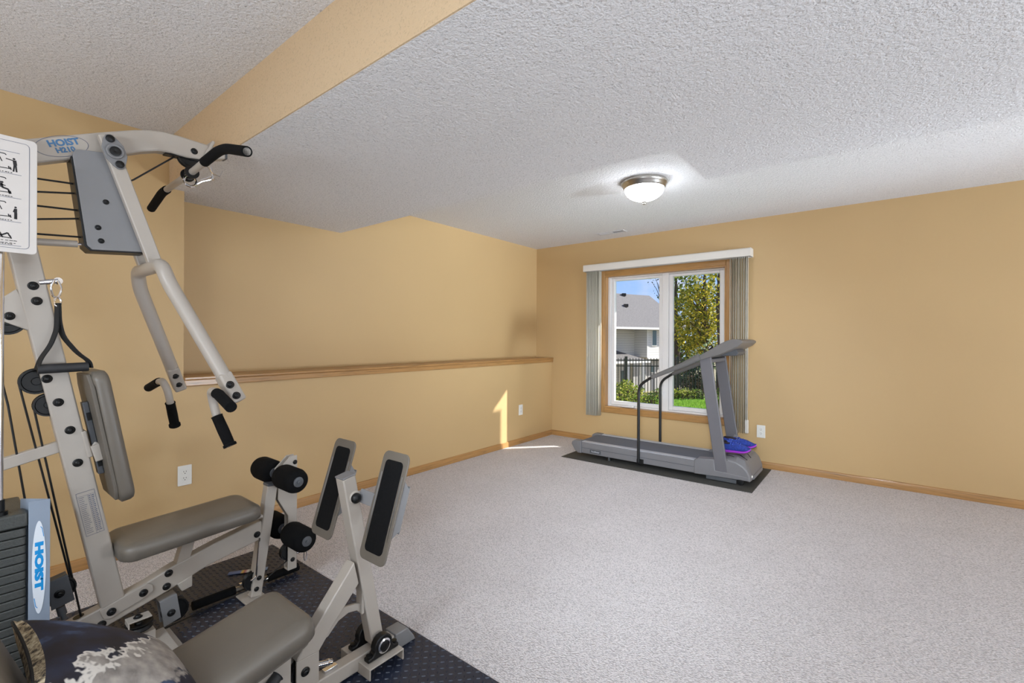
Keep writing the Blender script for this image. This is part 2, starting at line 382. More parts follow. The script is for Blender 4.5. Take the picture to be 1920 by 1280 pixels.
# ------------------------------------------------------------------ window (casing, jambs, vinyl frame, two sashes)
win = bpy.data.objects.new('window_1', None); link(win, None, (-1.9, D, .43)); struct(win)
YG = 5.135
cw = .062
def casing(name, mb, mat): return obj(name, mb, mat, win, bevel=.006)
casing('casing_side', MB().box(WX0 - cw, WX0, D - .018, D, WZ0 - cw, WZ1 + cw), OAK_Z); casing('casing_side', MB().box(WX1, WX1 + cw, D - .018, D, WZ0 - cw, WZ1 + cw), OAK_Z)
casing('casing_head', MB().box(WX0, WX1, D - .018, D, WZ1, WZ1 + cw), OAK_X); casing('casing_sill', MB().box(WX0, WX1, D - .018, D, WZ0 - cw, WZ0), OAK_X)
obj('jamb', MB().box(WX0, WX0 + .012, D - .012, D + .16, WZ0, WZ1), OAK_Z, win); obj('jamb', MB().box(WX1 - .012, WX1, D - .012, D + .16, WZ0, WZ1), OAK_Z, win)
obj('jamb_head', MB().box(WX0 + .012, WX1 - .012, D - .012, D + .16, WZ1 - .012, WZ1), OAK_X, win); obj('jamb_sill', MB().box(WX0 + .012, WX1 - .012, D - .012, D + .16, WZ0, WZ0 + .012), OAK_X, win)
fx0, fx1, fz0, fz1 = WX0 + .012, WX1 - .012, WZ0 + .012, WZ1 - .012
mb = MB()
for b in ((fx0, fx0 + .035, fz0, fz1), (fx1 - .025, fx1, fz0, fz1), (-1.905, -1.835, fz0, fz1)): mb.box(b[0], b[1], YG - .02, YG + .06, b[2], b[3])
mb.box(fx0 + .035, -1.905, YG - .02, YG + .06, fz0, fz0 + .02); mb.box(-1.835, fx1 - .025, YG - .02, YG + .06, fz0, fz0 + .02)
mb.box(fx0 + .035, -1.905, YG - .02, YG + .06, fz1 - .016, fz1); mb.box(-1.835, fx1 - .025, YG - .02, YG + .06, fz1 - .016, fz1)
obj('vinyl_frame', mb, VINYL, win, bevel=.004)
for (a, b) in ((fx0 + .036, -1.906), (-1.834, fx1 - .026)):
    z0, z1, w = fz0 + .021, fz1 - .017, .042
    mb = MB().box(a, a + w, YG - .005, YG + .045, z0, z1).box(b - w, b, YG - .005, YG + .045, z0, z1).box(a + w, b - w, YG - .005, YG + .045, z0, z0 + w).box(a + w, b - w, YG - .005, YG + .045, z1 - .03, z1)
    sa = obj('sash', mb, VINYL, win, bevel=.005)
    obj('glass_pane', MB().box(a + w, b - w, YG + .018, YG + .022, z0 + w, z1 - .03), GLASS, sa, smooth=0)
for cx, nm in ((-2.30, 1), (-1.36, 2)):
    mb = MB().box(cx - .075, cx + .075, YG - .065, YG - .02, fz0 + .004, fz0 + .028)
    ck = obj('crank_cover', mb, VINYL, win, bevel=.008)
    obj('crank_handle', MB().tube([(cx - .05, YG - .055, fz0 + .034), (cx, YG - .07, fz0 + .036), (cx + .06, YG - .06, fz0 + .033)], .006, 8), VINYL, ck)
mb = MB().tube([(-1.90, YG - .03, .62), (-1.90, YG - .045, .66), (-1.895, YG - .04, .76)], .007, 8).box(-1.91, -1.885, YG - .03, YG - .02, .58, .66)
obj('sash_lock', mb, VINYL, win, bevel=.002)

# ------------------------------------------------------------------ vertical blind
vb = thing('vertical_blind', (-1.9, 4.98, 2.0), 'white vertical blind drawn open, vanes stacked at both ends of its valance', 'blind')
prof = [(D - .001, 2.062), (D - .001, 2.145), (4.945, 2.145), (4.93, 2.138), (4.926, 2.12), (4.926, 2.062), (4.932, 2.062), (4.932, 2.135), (D - .006, 2.135), (D - .006, 2.062)]
mb = MB().prism([(y, z - .0) for y, z in prof], 'x', -2.815, -.972)
for xx in (-2.815, -.978): mb.box(xx, xx + .006, 4.932, D - .006, 2.062, 2.138)
obj('valance', mb, PVC, vb, bevel=.003)
obj('head_rail', MB().box(-2.79, -.99, 4.965, 5.015, 2.085, 2.125), PVC, vb, bevel=.003)
def vane_mesh():
    mb = MB(); n = 6; w = .085; vs = []
    for z in (0, 1.73):
        for k in range(n + 1):
            t = (k / n - .5); vs.append((t * w, .007 * (1 - 4 * t * t), z))
    fs = [(k, k + 1, n + 2 + k, n + 1 + k) for k in range(n)]
    mb.add(vs, fs); me = bpy.data.meshes.new('vane'); me.from_pydata(mb.v, [], mb.f); me.materials.append(VANE)
    me.polygons.foreach_set('use_smooth', [True] * len(me.polygons)); return me
VM = vane_mesh()
for i in range(9):
    o = inst('vane', VM, (-2.765 + i * .0165, 4.99, .33), vb, (0, 0, R(74 + random.uniform(-5, 5))))
    md = o.modifiers.new('thick', 'SOLIDIFY'); md.thickness = .0012
o = inst('vane', VM, (-2.615, 4.985, .33), vb, (0, 0, R(100))); o.modifiers.new('thick', 'SOLIDIFY').thickness = .0012
for i in range(10):
    o = inst('vane', VM, (-1.165 + i * .0175, 4.99, .33), vb, (0, 0, R(104 + random.uniform(-6, 6))))
    o.modifiers.new('thick', 'SOLIDIFY').thickness = .0012
obj('pull_cord', MB().tube([(-1.0, 4.965, 2.08), (-1.0, 4.965, .46)], .0022, 6).tube([(-1.012, 4.965, 2.08), (-1.012, 4.965, .46)], .0022, 6), PVC, vb)
obj('cord_weight', MB().box(-1.022, -.992, 4.953, 4.977, .335, .465), PVC, vb, bevel=.004)

# ------------------------------------------------------------------ outlets, vent, ceiling light
def outlet(x, y, z, face, label):
    t = thing('wall_outlet', (x, y, z - .06), label, 'outlet', 'duplex wall outlets')
    if face == 'x': M = frame((x, y, z), (0, 1, 0), (0, 0, 1), (1, 0, 0))
    else: M = frame((x, y, z), (1, 0, 0), (0, 0, 1), (0, -1, 0))
    obj('cover_plate', mbt(MB().prism(rrect(.074, .122, .004), 'z', 0, .006), M), PLATE, t, bevel=.002)
    for s in (-1, 1):
        r = obj('receptacle', mbt(MB().prism(rrect(.033, .029, .012, cy=s * .0195), 'z', .004, .0075), M), PLATE, t, bevel=.0008)
        mb = MB()
        for sx in (-1, 1): mb.box(sx * .0065 - .0012, sx * .0065 + .0012, s * .0195 + .001, s * .0195 + .009, .0075, .0079)
        mb.lathe([(.0028, 0), (.0028, .0004)], (0, s * .0195 - .007, .0075), (0, 0, 1), 10)
        obj('slot', mbt(mb, M), SLOT, r, smooth=0)
    obj('screw', mbt(MB().lathe([(.0028, .0058), (.002, .0068), (0, .007)], (0, 0, 0), (0, 0, 1), 10), M), PLATE, t)
outlet(XL, .974, .40, 'x', 'white duplex outlet low on the left wall behind the gym seat')
outlet(XL, 4.378, .40, 'x', 'small white outlet beside the sunlit patch near the room corner')
outlet(-.897, D, .352, 'y', 'white duplex outlet on the window wall beside the treadmill')

vt = thing('ceiling_vent', (-2.355, 4.755, ZC), 'narrow white air register set flush in the ceiling near the window wall', 'vent')
mb = MB(); x0, x1, y0, y1 = -2.52, -2.19, 4.70, 4.81
mb.box(x0, x1, y0, y0 + .02, ZC - .006, ZC).box(x0, x1, y1 - .02, y1, ZC - .006, ZC).box(x0, x0 + .02, y0 + .02, y1 - .02, ZC - .006, ZC).box(x1 - .02, x1, y0 + .02, y1 - .02, ZC - .006, ZC)
mb.box(-2.37, -2.34, y0 + .02, y1 - .02, ZC - .006, ZC)
obj('register_frame', mb, VENTM, vt, bevel=.001)
obj('duct_opening', MB().box(x0 + .02, x1 - .02, y0 + .02, y1 - .02, ZC - .0015, ZC - .0005), DARKGAP, vt, smooth=0)
for i in range(5):
    y = y0 + .03 + i * .0125
    for xa_, xb_, sd_ in ((x0 + .02, -2.37, (0, -.8, .5)), (-2.34, x1 - .02, (0, .75, .7))):
        obj('louver', MB().bar((xa_, y, ZC - .004), (xb_, y, ZC - .004), .0012 if xa_ > -2.4 else .010, .0012, sd_), VENTM, vt, smooth=0)

LC = (-1.40, 3.372)
cl = thing('ceiling_light', (LC[0], LC[1], ZC), 'flush round ceiling light with brushed nickel rim and glowing white dome', 'light')
obj('metal_rim', MB().lathe([(.168, 0), (.172, -.012), (.165, -.03), (.158, -.036), (.156, -.05), (.146, -.058), (.140, -.05)], (LC[0], LC[1], ZC), (0, 0, 1), 48), NICKEL, cl, smooth=50)
obj('glass_dome', MB().lathe([(.146 * math.cos(R(a)), -.052 - .095 * math.sin(R(a))) for a in range(0, 91, 9)], (LC[0], LC[1], ZC), (0, 0, 1), 48), DOME, cl, smooth=60)
obj('finial', MB().lathe([(.006, -.146), (.016, -.150), (.018, -.156), (.009, -.162), (.012, -.168), (.008, -.175), (0, -.177)], (LC[0], LC[1], ZC), (0, 0, 1), 20), NICKEL, cl)

# ------------------------------------------------------------------ treadmill mat and treadmill
mt = obj('treadmill_mat', MB().box(-2.625, -.80, 4.155, 5.02, .0005, .0065), TMAT, bevel=.002)
tag(mt, 'thin dark grey vinyl floor mat lying under the treadmill', 'mat')
TN, TF = 4.295, 4.815
tm = thing('treadmill', (-1.7, 4.55, .006), 'grey motorised treadmill with curved black handrails parked under the window', 'treadmill')
sideprof = [(-2.465, .04), (-2.465, .150), (-2.465, .158), (-1.29, .158), (-1.29, .10), (-1.29, .04)]
for nm, ya, yb in (('n', TN, TN + .075), ('f', TF - .075, TF)):
    r = obj('side_rail', MB().prism([(-2.462, .042), (-2.462, .157), (-1.29, .157), (-1.29, .042)], 'y', ya, yb), TM_GREY, tm, bevel=.006)
    obj('foot_strip', MB().box(-2.462, -1.30, ya + .004, yb - .003, .1575, .163), TM_LIGHT, r, bevel=.002)
    yy = ya - .0015 if nm == 'n' else yb
    obj('groove_line', MB().box(-2.455, -1.30, yy, yy + .0015, .098, .102), GREYCAP, r, smooth=0)
    cap = [(-2.586, .128), (-2.575, .152), (-2.552, .166), (-2.50, .168), (-2.464, .166), (-2.464, .038), (-2.505, .036), (-2.545, .062)]
    obj('rear_end_cap', MB().prism(cap, 'y', ya - .004, yb + .002), TM_GREY, tm, bevel=.008, seg=3)
mb = MB().box(-2.50, -1.12, TN + .07, TF - .07, .150, .156)
mb.lathe([(.028, 0), (.028, TF - TN - .14)], (-2.50, TN + .07, .128), (0, 1, 0), 20)
mb.lathe([(.0275, 0), (.0275, TF - TN - .14)], (-1.13, TN + .07, .128), (0, 1, 0), 20)
mb.box(-2.50, -1.13, TN + .08, TF - .08, .101, .105)
obj('running_belt', mb, TM_BELT, tm, smooth=40)
obj('deck_board', MB().box(-2.42, -1.20, TN + .075, TF - .075, .112, .148), GREYCAP, tm, smooth=0)
obj('name_badge', MB().box(-2.36, -2.235, TN - .003, TN, .058, .092), GREYCAP, tm, bevel=.001)
M = frame((-2.2975, TN - .0032, .075), (1, 0, 0), (0, 0, 1), (0, -1, 0))
obj('badge_lettering', text_mb('PaceMaster', .022, M, .0004, .0006, .92), TM_LIGHT, tm, smooth=0)
# motor housing
hp = [(-1.30, .042), (-1.30, .158), (-1.275, .182), (-1.16, .200), (-1.02, .232), (-.955, .232), (-.90, .205), (-.865, .165), (-.838, .10), (-.84, .045)]
def loftx(secs, ys):                                        # side profiles at several y stations
    mb = MB(); n = len(secs[0]); vs = []; fs = []
    for s_, y in zip(secs, ys): vs += [(p[0], y, p[1]) for p in s_]
    for i in range(len(ys) - 1):
        for k in range(n): fs.append((i * n + k, i * n + (k + 1) % n, (i + 1) * n + (k + 1) % n, (i + 1) * n + k))
    fs.append(list(range(n))[::-1]); fs.append([(len(ys) - 1) * n + k for k in range(n)])
    return mb.add(vs, fs)
low = [(-1.30, .042), (-1.30, .155), (-1.275, .168), (-1.16, .182), (-1.02, .200), (-.955, .196), (-.90, .165), (-.868, .132), (-.842, .08), (-.845, .045)]
full = [(-1.16, .10), (-1.16, .165), (-1.13, .205), (-1.08, .225), (-1.01, .238), (-.95, .236), (-.895, .212), (-.862, .175), (-.836, .11), (-.84, .045)]
lowf = [(-1.16, .10), (-1.16, .165), (-1.13, .19), (-1.08, .20), (-1.02, .204), (-.955, .198), (-.90, .168), (-.868, .134), (-.842, .08), (-.845, .045)]
obj('motor_cover', loftx([lowf, full, full, lowf], [TN - .004, TN + .05, TF - .05, TF + .004]), TM_GREY, tm, bevel=.008, seg=3)
for ya, yb in ((TN - .007, TN + .085), (TF - .085, TF + .007)):
    obj('side_housing', MB().prism([(-1.30, .04), (-1.30, .158), (-1.272, .182), (-1.13, .194), (-1.12, .10), (-.848, .085), (-.848, .052), (-1.10, .046)], 'y', ya, yb), TM_GREY, tm, bevel=.006)
obj('housing_skirt', MB().box(-1.29, -.85, TN + .02, TF - .02, .052, .12), TM_GREY, tm, bevel=.004)
obj('front_slot', MB().bar((-.850, TN + .1, .125), (-.850, TF - .1, .125), .012, .03, (1, 0, .35)), GREYCAP, tm, bevel=.002)
obj('front_bumper', MB().box(-.846, -.826, TN + .07, TF - .07, .055, .085), TM_GREY, tm, bevel=.004)
obj('indicator_lens', MB().lathe([(.012, 0), (.010, .006), (0, .007)], (-.838, TN + .045, .085), (1, 0, 0), 12), PLATE, tm)
mb = MB()
for k, (x0, y0_, x1, y1_) in enumerate(((-1.0, TN + .14, -.885, TN + .10), (-.93, TN + .22, -.875, TN + .20), (-1.05, TN + .05, -.93, TN + .04))):
    mb.tube([(x0, y0_, .2385), ((x0 + x1) / 2, (y0_ + y1_) / 2, .236), (x1, y1_, .208)], .003, 6)
obj('cover_seam', mb, BLACK, tm)
# uprights
for (yc, dx) in ((TN + .012, 0), (TF - .012, 0)):
    p0, p1 = V((-1.068, yc, .09)), V((-1.212, yc, 1.085))
    up = obj('upright', MB().bar(p0, p1, .034, .102, (0, 1, 0)), TM_POST, tm, bevel=.006)
    obj('seam_gap', MB().bar(p0 + V((.055, 0, .03)), p0 + V((.044, 0, .115)), .03, .006, (0, 1, 0)), BLACK, up, smooth=0)
    obj('seam_gap', MB().bar(p0 + V((-.054, 0, .03)), p0 + V((-.066, 0, .095)), .03, .004, (0, 1, 0)), BLACK, up, smooth=0)
# console: a bowed board from grip height up to its rounded front
cp = [(-1.30, 1.075), (-1.18, 1.150), (-1.08, 1.212), (-1.03, 1.238), (-.98, 1.252), (-.93, 1.250), (-.905, 1.240), (-.90, 1.226), (-.935, 1.192), (-1.03, 1.142), (-1.12, 1.105), (-1.25, 1.062), (-1.30, 1.045)]
obj('console', MB().prism(cp, 'y', TN - .022, TF + .022), TM_CONSOLE, tm, bevel=.008, seg=3)
obj('console_underside_box', MB().prism([(-1.16, 1.10), (-.99, 1.165), (-.965, 1.13), (-.99, 1.105)], 'y', TN + .14, TF - .10), GREYCAP, tm, bevel=.006)
obj('cross_brace', MB().box(-1.245, -1.165, TN + .02, TF - .02, 1.04, 1.075), TM_POST, tm, bevel=.008)
kn = obj('safety_key', MB().lathe([(.026, 0), (.028, .006), (.022, .014)], (-1.30, 4.80, 1.165), (-.2, -1, .3), 18), BLACK, tm)
obj('key_slots', mbt(MB().box(-.016, .016, -.003, .003, .0, .002).box(-.003, .003, -.016, .016, 0, .002), frame((-1.303, 4.786, 1.169), (.7, 0, .7), (-.7, -.2, .7), (-.2, -.95, .3))), PLATE, kn, smooth=0)
for (yc, sgn) in ((TN - .022, -1), (TF + .025, 1)):
    path = fillet([(-1.82, yc, .055), (-1.82, yc, .80), (-1.695, yc, .884)], .30, 10)
    hr = obj('handrail', MB().tube(path + [(-1.60, yc, .925), (-1.28, yc, 1.075)], .0135, 14), TM_BLACK, tm)
    obj('foam_grip', MB().tube([(-1.69, yc, .886), (-1.52, yc, .962), (-1.40, yc, 1.015), (-1.25, yc, 1.095)], [.019, .021, .024, .03], 14), TM_FOAM, hr)
    obj('rail_bracket', MB().box(-1.84, -1.775, min(yc, yc - sgn * .02), max(yc, yc - sgn * .02), .035, .085), BLACK, hr, bevel=.003)
for yc in (TN + .03, TF - .03):
    obj('support_foot', MB().lathe([(.028, 0), (.026, .012), (.02, .04)], (-2.16, yc, .0065), (0, 0, 1), 16), BLACK, tm)
    obj('wheel', MB().lathe([(.008, -.014), (.026, -.012), (.03, 0), (.026, .012), (.008, .014)], (-.918, yc - (.024 if yc < 4.5 else -.024), .0365), (0, 1, 0), 20), BLACK, tm)
    obj('lift_leg', MB().box(-1.20, -.95, yc - .028, yc + .012, .012, .045), GREYCAP, tm, bevel=.003)

# ------------------------------------------------------------------ running shoes on the motor cover
SHOE_BLUE = simple('blue_mesh_fabric', (36, 60, 146), .8, var=.35, vscale=60)
SHOE_PURPLE = simple('purple_mesh_fabric', (150, 40, 170), .8, var=.3, vscale=50)
SOLE_P = simple('purple_midsole', (158, 50, 190), .6, var=.1)
SOLE_W = simple('white_midsole', (214, 210, 206), .6, var=.05)
OUTSOLE = simple('grey_outsole', (96, 74, 82), .7, var=.2, vscale=30)
LINING = simple('dark_shoe_lining', (44, 32, 36), .9, var=.2)
def shoe(name, origin, yaw, pitch, label, upper, sole, lace, roll=0):
    t = thing(name, origin, label, 'shoe', 'running shoes on the treadmill')
    M = Matrix.Translation(V(origin)) @ Matrix.Rotation(yaw, 4, 'Z') @ Matrix.Rotation(pitch, 4, 'Y') @ Matrix.Rotation(roll, 4, 'X')
    L = .27; st = [0, .03, .1, .25, .4, .55, .7, .82, .92, .975, 1.0]   # heel to toe
    wd = [.030, .052, .064, .066, .066, .074, .088, .092, .076, .046, .016]
    th = [.10, .104, .10, .084, .096, .098, .086, .070, .056, .044, .034]
    bz = [.022, .014, .010, .010, .010, .010, .010, .013, .02, .028, .034]
    def ring(i, z0, z1, k=1.0, n=14):
        x = st[i] * L; out = []
        for a in range(n):
            c_, s_ = math.cos(2 * math.pi * a / n), math.sin(2 * math.pi * a / n)
            out.append((x, math.copysign(abs(c_) ** .7, c_) * wd[i] / 2 * k, (z0 + z1) / 2 + math.copysign(abs(s_) ** .7, s_) * (z1 - z0) / 2))
        return out
    def loft(z0f, z1f, kk):
        mb = MB(); n = 14; vs = []; fs = []
        for i in range(len(st)): vs += ring(i, z0f(i), z1f(i), kk)
        for i in range(len(st) - 1):
            for k in range(n): fs.append((i * n + k, (i + 1) * n + k, (i + 1) * n + (k + 1) % n, i * n + (k + 1) % n)[::-1])
        fs.append(list(range(n))); fs.append([(len(st) - 1) * n + k for k in range(n)][::-1])
        return mbt(mb.add(vs, fs), M)
    obj('outsole', loft(lambda i: bz[i] - .010, lambda i: bz[i] + .004, .98), OUTSOLE, t)
    obj('midsole', loft(lambda i: bz[i] - .002, lambda i: bz[i] + .028 - .012 * st[i], 1.06), sole, t, sub=1)
    obj('upper', loft(lambda i: bz[i] + .012, lambda i: max(th[i], bz[i] + .02), .94), upper, t, sub=1)
    obj('collar', mbt(MB().tube([(.012 + .05 * (1 - math.cos(a)), .026 * math.sin(a), .102 - .012 * math.sin(a / 2) ** 2) for a in [2 * math.pi * k / 16 for k in range(16)]], .008, 8, closed=True), M), LINING, t)
    obj('tongue', mbt(MB().bar((.085, 0, .098), (.14, 0, .100), .042, .008, (0, 1, 0)), M), upper, t, bevel=.003)
    mb = MB()
    for k in range(5):
        x = .115 + k * .018; z = .1 - .004 * k
        mb.tube([(x, -.028, z - .012), (x + .006, 0, z + .004), (x, .028, z - .012)], .0028, 6)
    mb.tube([(.11, .0, .108), (.09, .03, .118), (.12, .045, .11), (.112, .002, .106), (.09, -.03, .116), (.125, -.042, .106), (.115, 0, .108)], .0026, 6)
    obj('laces', mbt(mb, M), lace, t)
    obj('heel_loop', mbt(MB().tube([(.006, -.008, .098), (-.016, -.006, .106), (-.02, 0, .108), (-.016, .006, .106), (.006, .008, .098)], .0035, 6), M), LINING, t)
LACE_B = simple('blue_laces', (78, 108, 214), .7, var=.1); LACE_S = simple('black_white_laces', (150, 148, 150), .7, var=.6, vscale=160)
shoe('running_shoe', (-1.128, 4.44, .232), R(-3), R(-5), 'nearer blue and purple running shoe on the treadmill motor cover', SHOE_BLUE, SOLE_P, LACE_B, R(5))
shoe('running_shoe', (-1.120, 4.585, .243), R(5), R(-4), 'farther blue running shoe on the treadmill motor cover, next to the wall', SHOE_BLUE, SOLE_P, LACE_S, R(-4))

# ------------------------------------------------------------------ gym floor mat
gm = thing('gym_mat', (-1.75, .2, 0), 'black rubber diamond plate mat spread under the home gym', 'mat')
obj('mat_sheet', MB().box(-2.842, -.70, -1.0, 1.28, .0005, .010), MATRUB, gm, bevel=.003)
mb = MB(); pitch = .0235
for i in range(int(2.14 / pitch)):
    for j in range(int(2.27 / pitch)):
        x, y = -2.842 + (i + .5) * pitch, 1.28 - (j + .5) * pitch
        if x > -.9 and y < .2: continue
        ang = R(45) if (i + j) % 2 else R(-45); c_, s_ = math.cos(ang), math.sin(ang)
        vs = [(-.0095, 0, 0), (-.004, -.0027, 0), (.004, -.0027, 0), (.0095, 0, 0), (.004, .0027, 0), (-.004, .0027, 0), (-.0055, 0, .003), (.0055, 0, .003)]
        mb.add([(x + a * c_ - b * s_, y + a * s_ + b * c_, .0099 + z) for a, b, z in vs], [(0, 1, 6), (1, 2, 7, 6), (2, 3, 7), (3, 4, 7), (4, 5, 6, 7), (5, 0, 6)])
tag(obj('raised_treads', mb, MATRUB, gm, smooth=0), kind='stuff')

# ------------------------------------------------------------------ shared hardware
XG = -2.325
def mesh_of(mb, name, mat, smooth=40):
    me = bpy.data.meshes.new(name); me.from_pydata([V(v) for v in mb.v], [], mb.f); me.materials.append(mat)
    me.polygons.foreach_set('use_smooth', [True] * len(me.polygons)); me.set_sharp_from_angle(angle=R(smooth)); return me
def bolt_mesh(r):
    return mesh_of(MB().lathe([(r, 0), (r * 1.02, r * .14), (r * .9, r * .26), (r * .74, r * .3), (r * .68, r * .5), (r * .5, r * .72), (r * .32, r * .78), (r * .26, r * .6), (0, r * .58)], (0, 0, 0), (1, 0, 0), 18), 'bolt', BLACK)
BM = {}
def bolts(parent, x, pts, r=.0145):
    if r not in BM: BM[r] = bolt_mesh(r)
    for y, z in pts: inst('bolt', BM[r], (x, y, z), parent)
PM = mesh_of(MB().lathe([(.006, -.013), (.012, -.013), (.014, -.008), (.036, -.008), (.039, -.012), (.045, -.012), (.0455, -.009), (.039, 0), (.0455, .009), (.045, .012), (.039, .012), (.036, .008), (.014, .008), (.012, .013), (.006, .013)], (0, 0, 0), (1, 0, 0), 28), 'pulley', BLACK)
def pulley(parent, x, y, z, s=1.0, rot=(0, 0, 0)):
    o = inst('pulley', PM, (x, y, z), parent, rot); o.scale = (1, s, s); return o
def cable(parent, pts, r=.0032): return obj('cable', MB().tube(pts, r, 8), BLACK, parent)

# ------------------------------------------------------------------ home gym
gy = thing('home_gym', (XG, .45, .01), 'off white home gym with grey pads, weight stack, press arm and leaning spine', 'exercise machine')
XF = XG + .025
sp = obj('spine', MB().bar((XG, .132, 1.90), (XG, .442, .215), .05, .074), WHITE_FRAME, gy, bevel=.005)
bolts(gy, XF, [(.221, 1.425), (.230, 1.373), (.256, 1.10), (.285, 1.014), (.316, .910), (.337, .787)])
top = [(-.10, 1.787), (.204, 1.93), (.388, 2.017), (.500, 2.067), (.545, 2.083), (.59, 2.092), (.654, 2.094), (.767, 2.090), (.822, 2.086)]
bot = [(.822, 2.050), (.728, 2.020), (.673, 2.012), (.62, 2.014), (.575, 2.008), (.528, 1.990), (.462, 1.958), (.308, 1.890), (.204, 1.842), (-.10, 1.70)]
bo = obj('boom', MB().prism(top + bot, 'x', XG - .026, XG + .026), WHITE_FRAME, gy, bevel=.006)
obj('end_flange', MB().bar((XG, .727, 2.008), (XG, .772, 2.110), .074, .012), WHITE_FRAME, bo, bevel=.003)
obj('tip_plug', MB().prism([(.80, 2.086), (.832, 2.084), (.832, 2.052), (.80, 2.048)], 'x', XG - .022, XG + .022), GREYCAP, bo, bevel=.004)
obj('underside_slot', MB().prism([(.60, 2.006), (.60, 2.016), (.75, 2.024), (.75, 2.012)], 'x', XG - .018, XG + .018), BLACK, bo)
pulley(bo, XG, .690, 2.022)
bolts(gy, XF + .001, [(.700, 2.045)], .013)
# boom emblem
M = frame((XF + .0015, .292, 1.933), (0, .909, .417), (0, -.417, .909), (1, 0, 0))
def ring_mb(rx, ry, w, z0, z1, n=40):
    mb = MB(); vs = []; fs = []
    for k in range(n):
        a = 2 * math.pi * k / n; c_, s_ = math.cos(a), math.sin(a)
        vs += [(rx * c_, ry * s_, z0), (rx * c_, ry * s_, z1), ((rx - w) * c_, (ry - w) * s_, z1), ((rx - w) * c_, (ry - w) * s_, z0)]
    for k in range(n):
        a, b = 4 * k, 4 * ((k + 1) % n)
        for j in range(4): fs.append((a + j, b + j, b + (j + 1) % 4, a + (j + 1) % 4))
    return mb.add(vs, fs)
em = obj('emblem_outline', mbt(ring_mb(.076, .036, .0015, 0, .0006), M), INKBLUE, gy, smooth=0)
obj('emblem_name', text_mb('HOIST', .030, M @ Matrix.Translation((0.009, .011, 0)), .0004, .0013, 1.05), LOGO_N, em, smooth=0)
obj('emblem_model', text_mb('H210', .0235, M @ Matrix.Translation((.004, -.0135, 0)), .0004, .0011, 1.05), LOGO_N, em, smooth=0)
# base beam and rear floor frame
beam = [(.04, .148), (.327, .205), (.402, .222), (.543, .262), (.623, .292), (.78, .335), (.965, .374), (.985, .374), (.985, .290), (.889, .272), (.76, .248), (.62, .2), (.5, .166), (.413, .143), (.04, .06)]
bb = obj('base_beam', MB().prism(beam, 'x', XG - .026, XG + .026), WHITE_FRAME, gy, bevel=.005)
obj('joint_plate', MB().prism([(.398, .218), (.545, .262), (.56, .25), (.565, .225), (.545, .21), (.43, .172), (.41, .18)], 'x', XF, XF + .007), WHITE_FRAME, gy, bevel=.002)
obj('cable_hole', MB().lathe([(.016, 0), (.016, .002)], (XG, .345, .2085), (0, -.2, 1), 20), BLACK, bb)
bolts(gy, XF + .007, [(.433, .199), (.531, .229)]); bolts(gy, XF + .001, [(.405, .161), (.616, .272), (.609, .220), (.963, .318)])
obj('floor_frame', MB().box(-2.50, -2.15, -.16, -.11, .0136, .06).box(-2.50, -2.15, .02, .07, .0136, .06).box(XG - .026, XG + .026, -.11, .02, .0136, .06), WHITE_FRAME, gy, bevel=.004)
obj('seat_post', MB().bar((XG, .66, .27), (XG, .70, .415), .045, .045).box(XG - .05, XG + .05, .56, .84, .405, .415), WHITE_FRAME, gy, bevel=.003)
M = frame((XG, .695, .413), (1, 0, 0), (0, .9985, .054), (0, -.054, .9985))
st_ = obj('seat', mbt(cushion(.29, .505, .062, .05, .014, 6), M), UPH, gy, smooth=60)
obj('seat_adjuster', MB().tube([(XG + .05, .90, .40), (XG + .05, .975, .408)], .009, 10), WHITE_FRAME, gy)
obj('lower_seat_bracket', MB().prism([(.645, .214), (.70, .232), (.70, .185), (.662, .178)], 'x', XG - .03, XG + .03), WHITE_FRAME, gy, bevel=.003)
# back pad
bd = V((0, .0855, -.492)).normalized(); bu = V((0, .492, .0855)).normalized()
M = frame(V((XG, .418, .872)), (1, 0, 0), -bd, bu)
M = frame(V((XG, .402, .872)), (-1, 0, 0), -bd, bu)
obj('back_pad', mbt(cushion(.25, .505, .048, .05, .012, 6), M), UPH, gy, smooth=60)
obj('back_board', mbt(MB().prism([(-.095, -.235), (-.115, -.19), (-.12, .2), (-.09, .245), (.09, .245), (.12, .2), (.115, -.19), (.095, -.235)], 'z', -.012, .001), M), UPH_BACK, gy, bevel=.003)
obj('pad_rail', mbt(MB().box(-.02, .02, -.14, .14, -.03, -.012), M), GREYCAP, gy, bevel=.003)
for q_ in (.07, -.11): obj('rail_slot', mbt(MB().box(-.022, -.019, q_, q_ + .03, -.026, -.014), M), BLACK, gy, smooth=0)
obj('adjusting_sleeve', MB().bar((XG, .353, .90), (XG, .372, .80), .058, .016).bar((XG, .372, .838), (XG, .395, .822), .05, .045), WHITE_FRAME, gy, bevel=.004)
obj('release_latch', MB().bar((XG + .028, .385, .845), (XG + .034, .40, .785), .014, .03), WHITE_FRAME, gy, bevel=.003)
# front upright with foot plate
obj('front_upright', MB().bar((XG, .962, .022), (XG, 1.036, .530), .05, .049), WHITE_FRAME, gy, bevel=.005)
obj('upright_cap', MB().bar((XG, 1.0358, .528), (XG, 1.0375, .540), .053, .052), GREYCAP, gy, bevel=.003)
obj('foot_plate', MB().box(-2.39, -2.262, .905, 1.0, .0136, .022), WHITE_FRAME, gy, bevel=.003)
bolts(gy, XF, [(.974, .108), (.962, .060)], .011)
pulley(gy, XG, .955, .096, .95)
obj('bent_hook', MB().tube(fillet([(XF + .004, .972, .30), (XF + .006, .957, .12), (XF + .012, .93, .115)], .02), .004, 8), CHROME, gy)
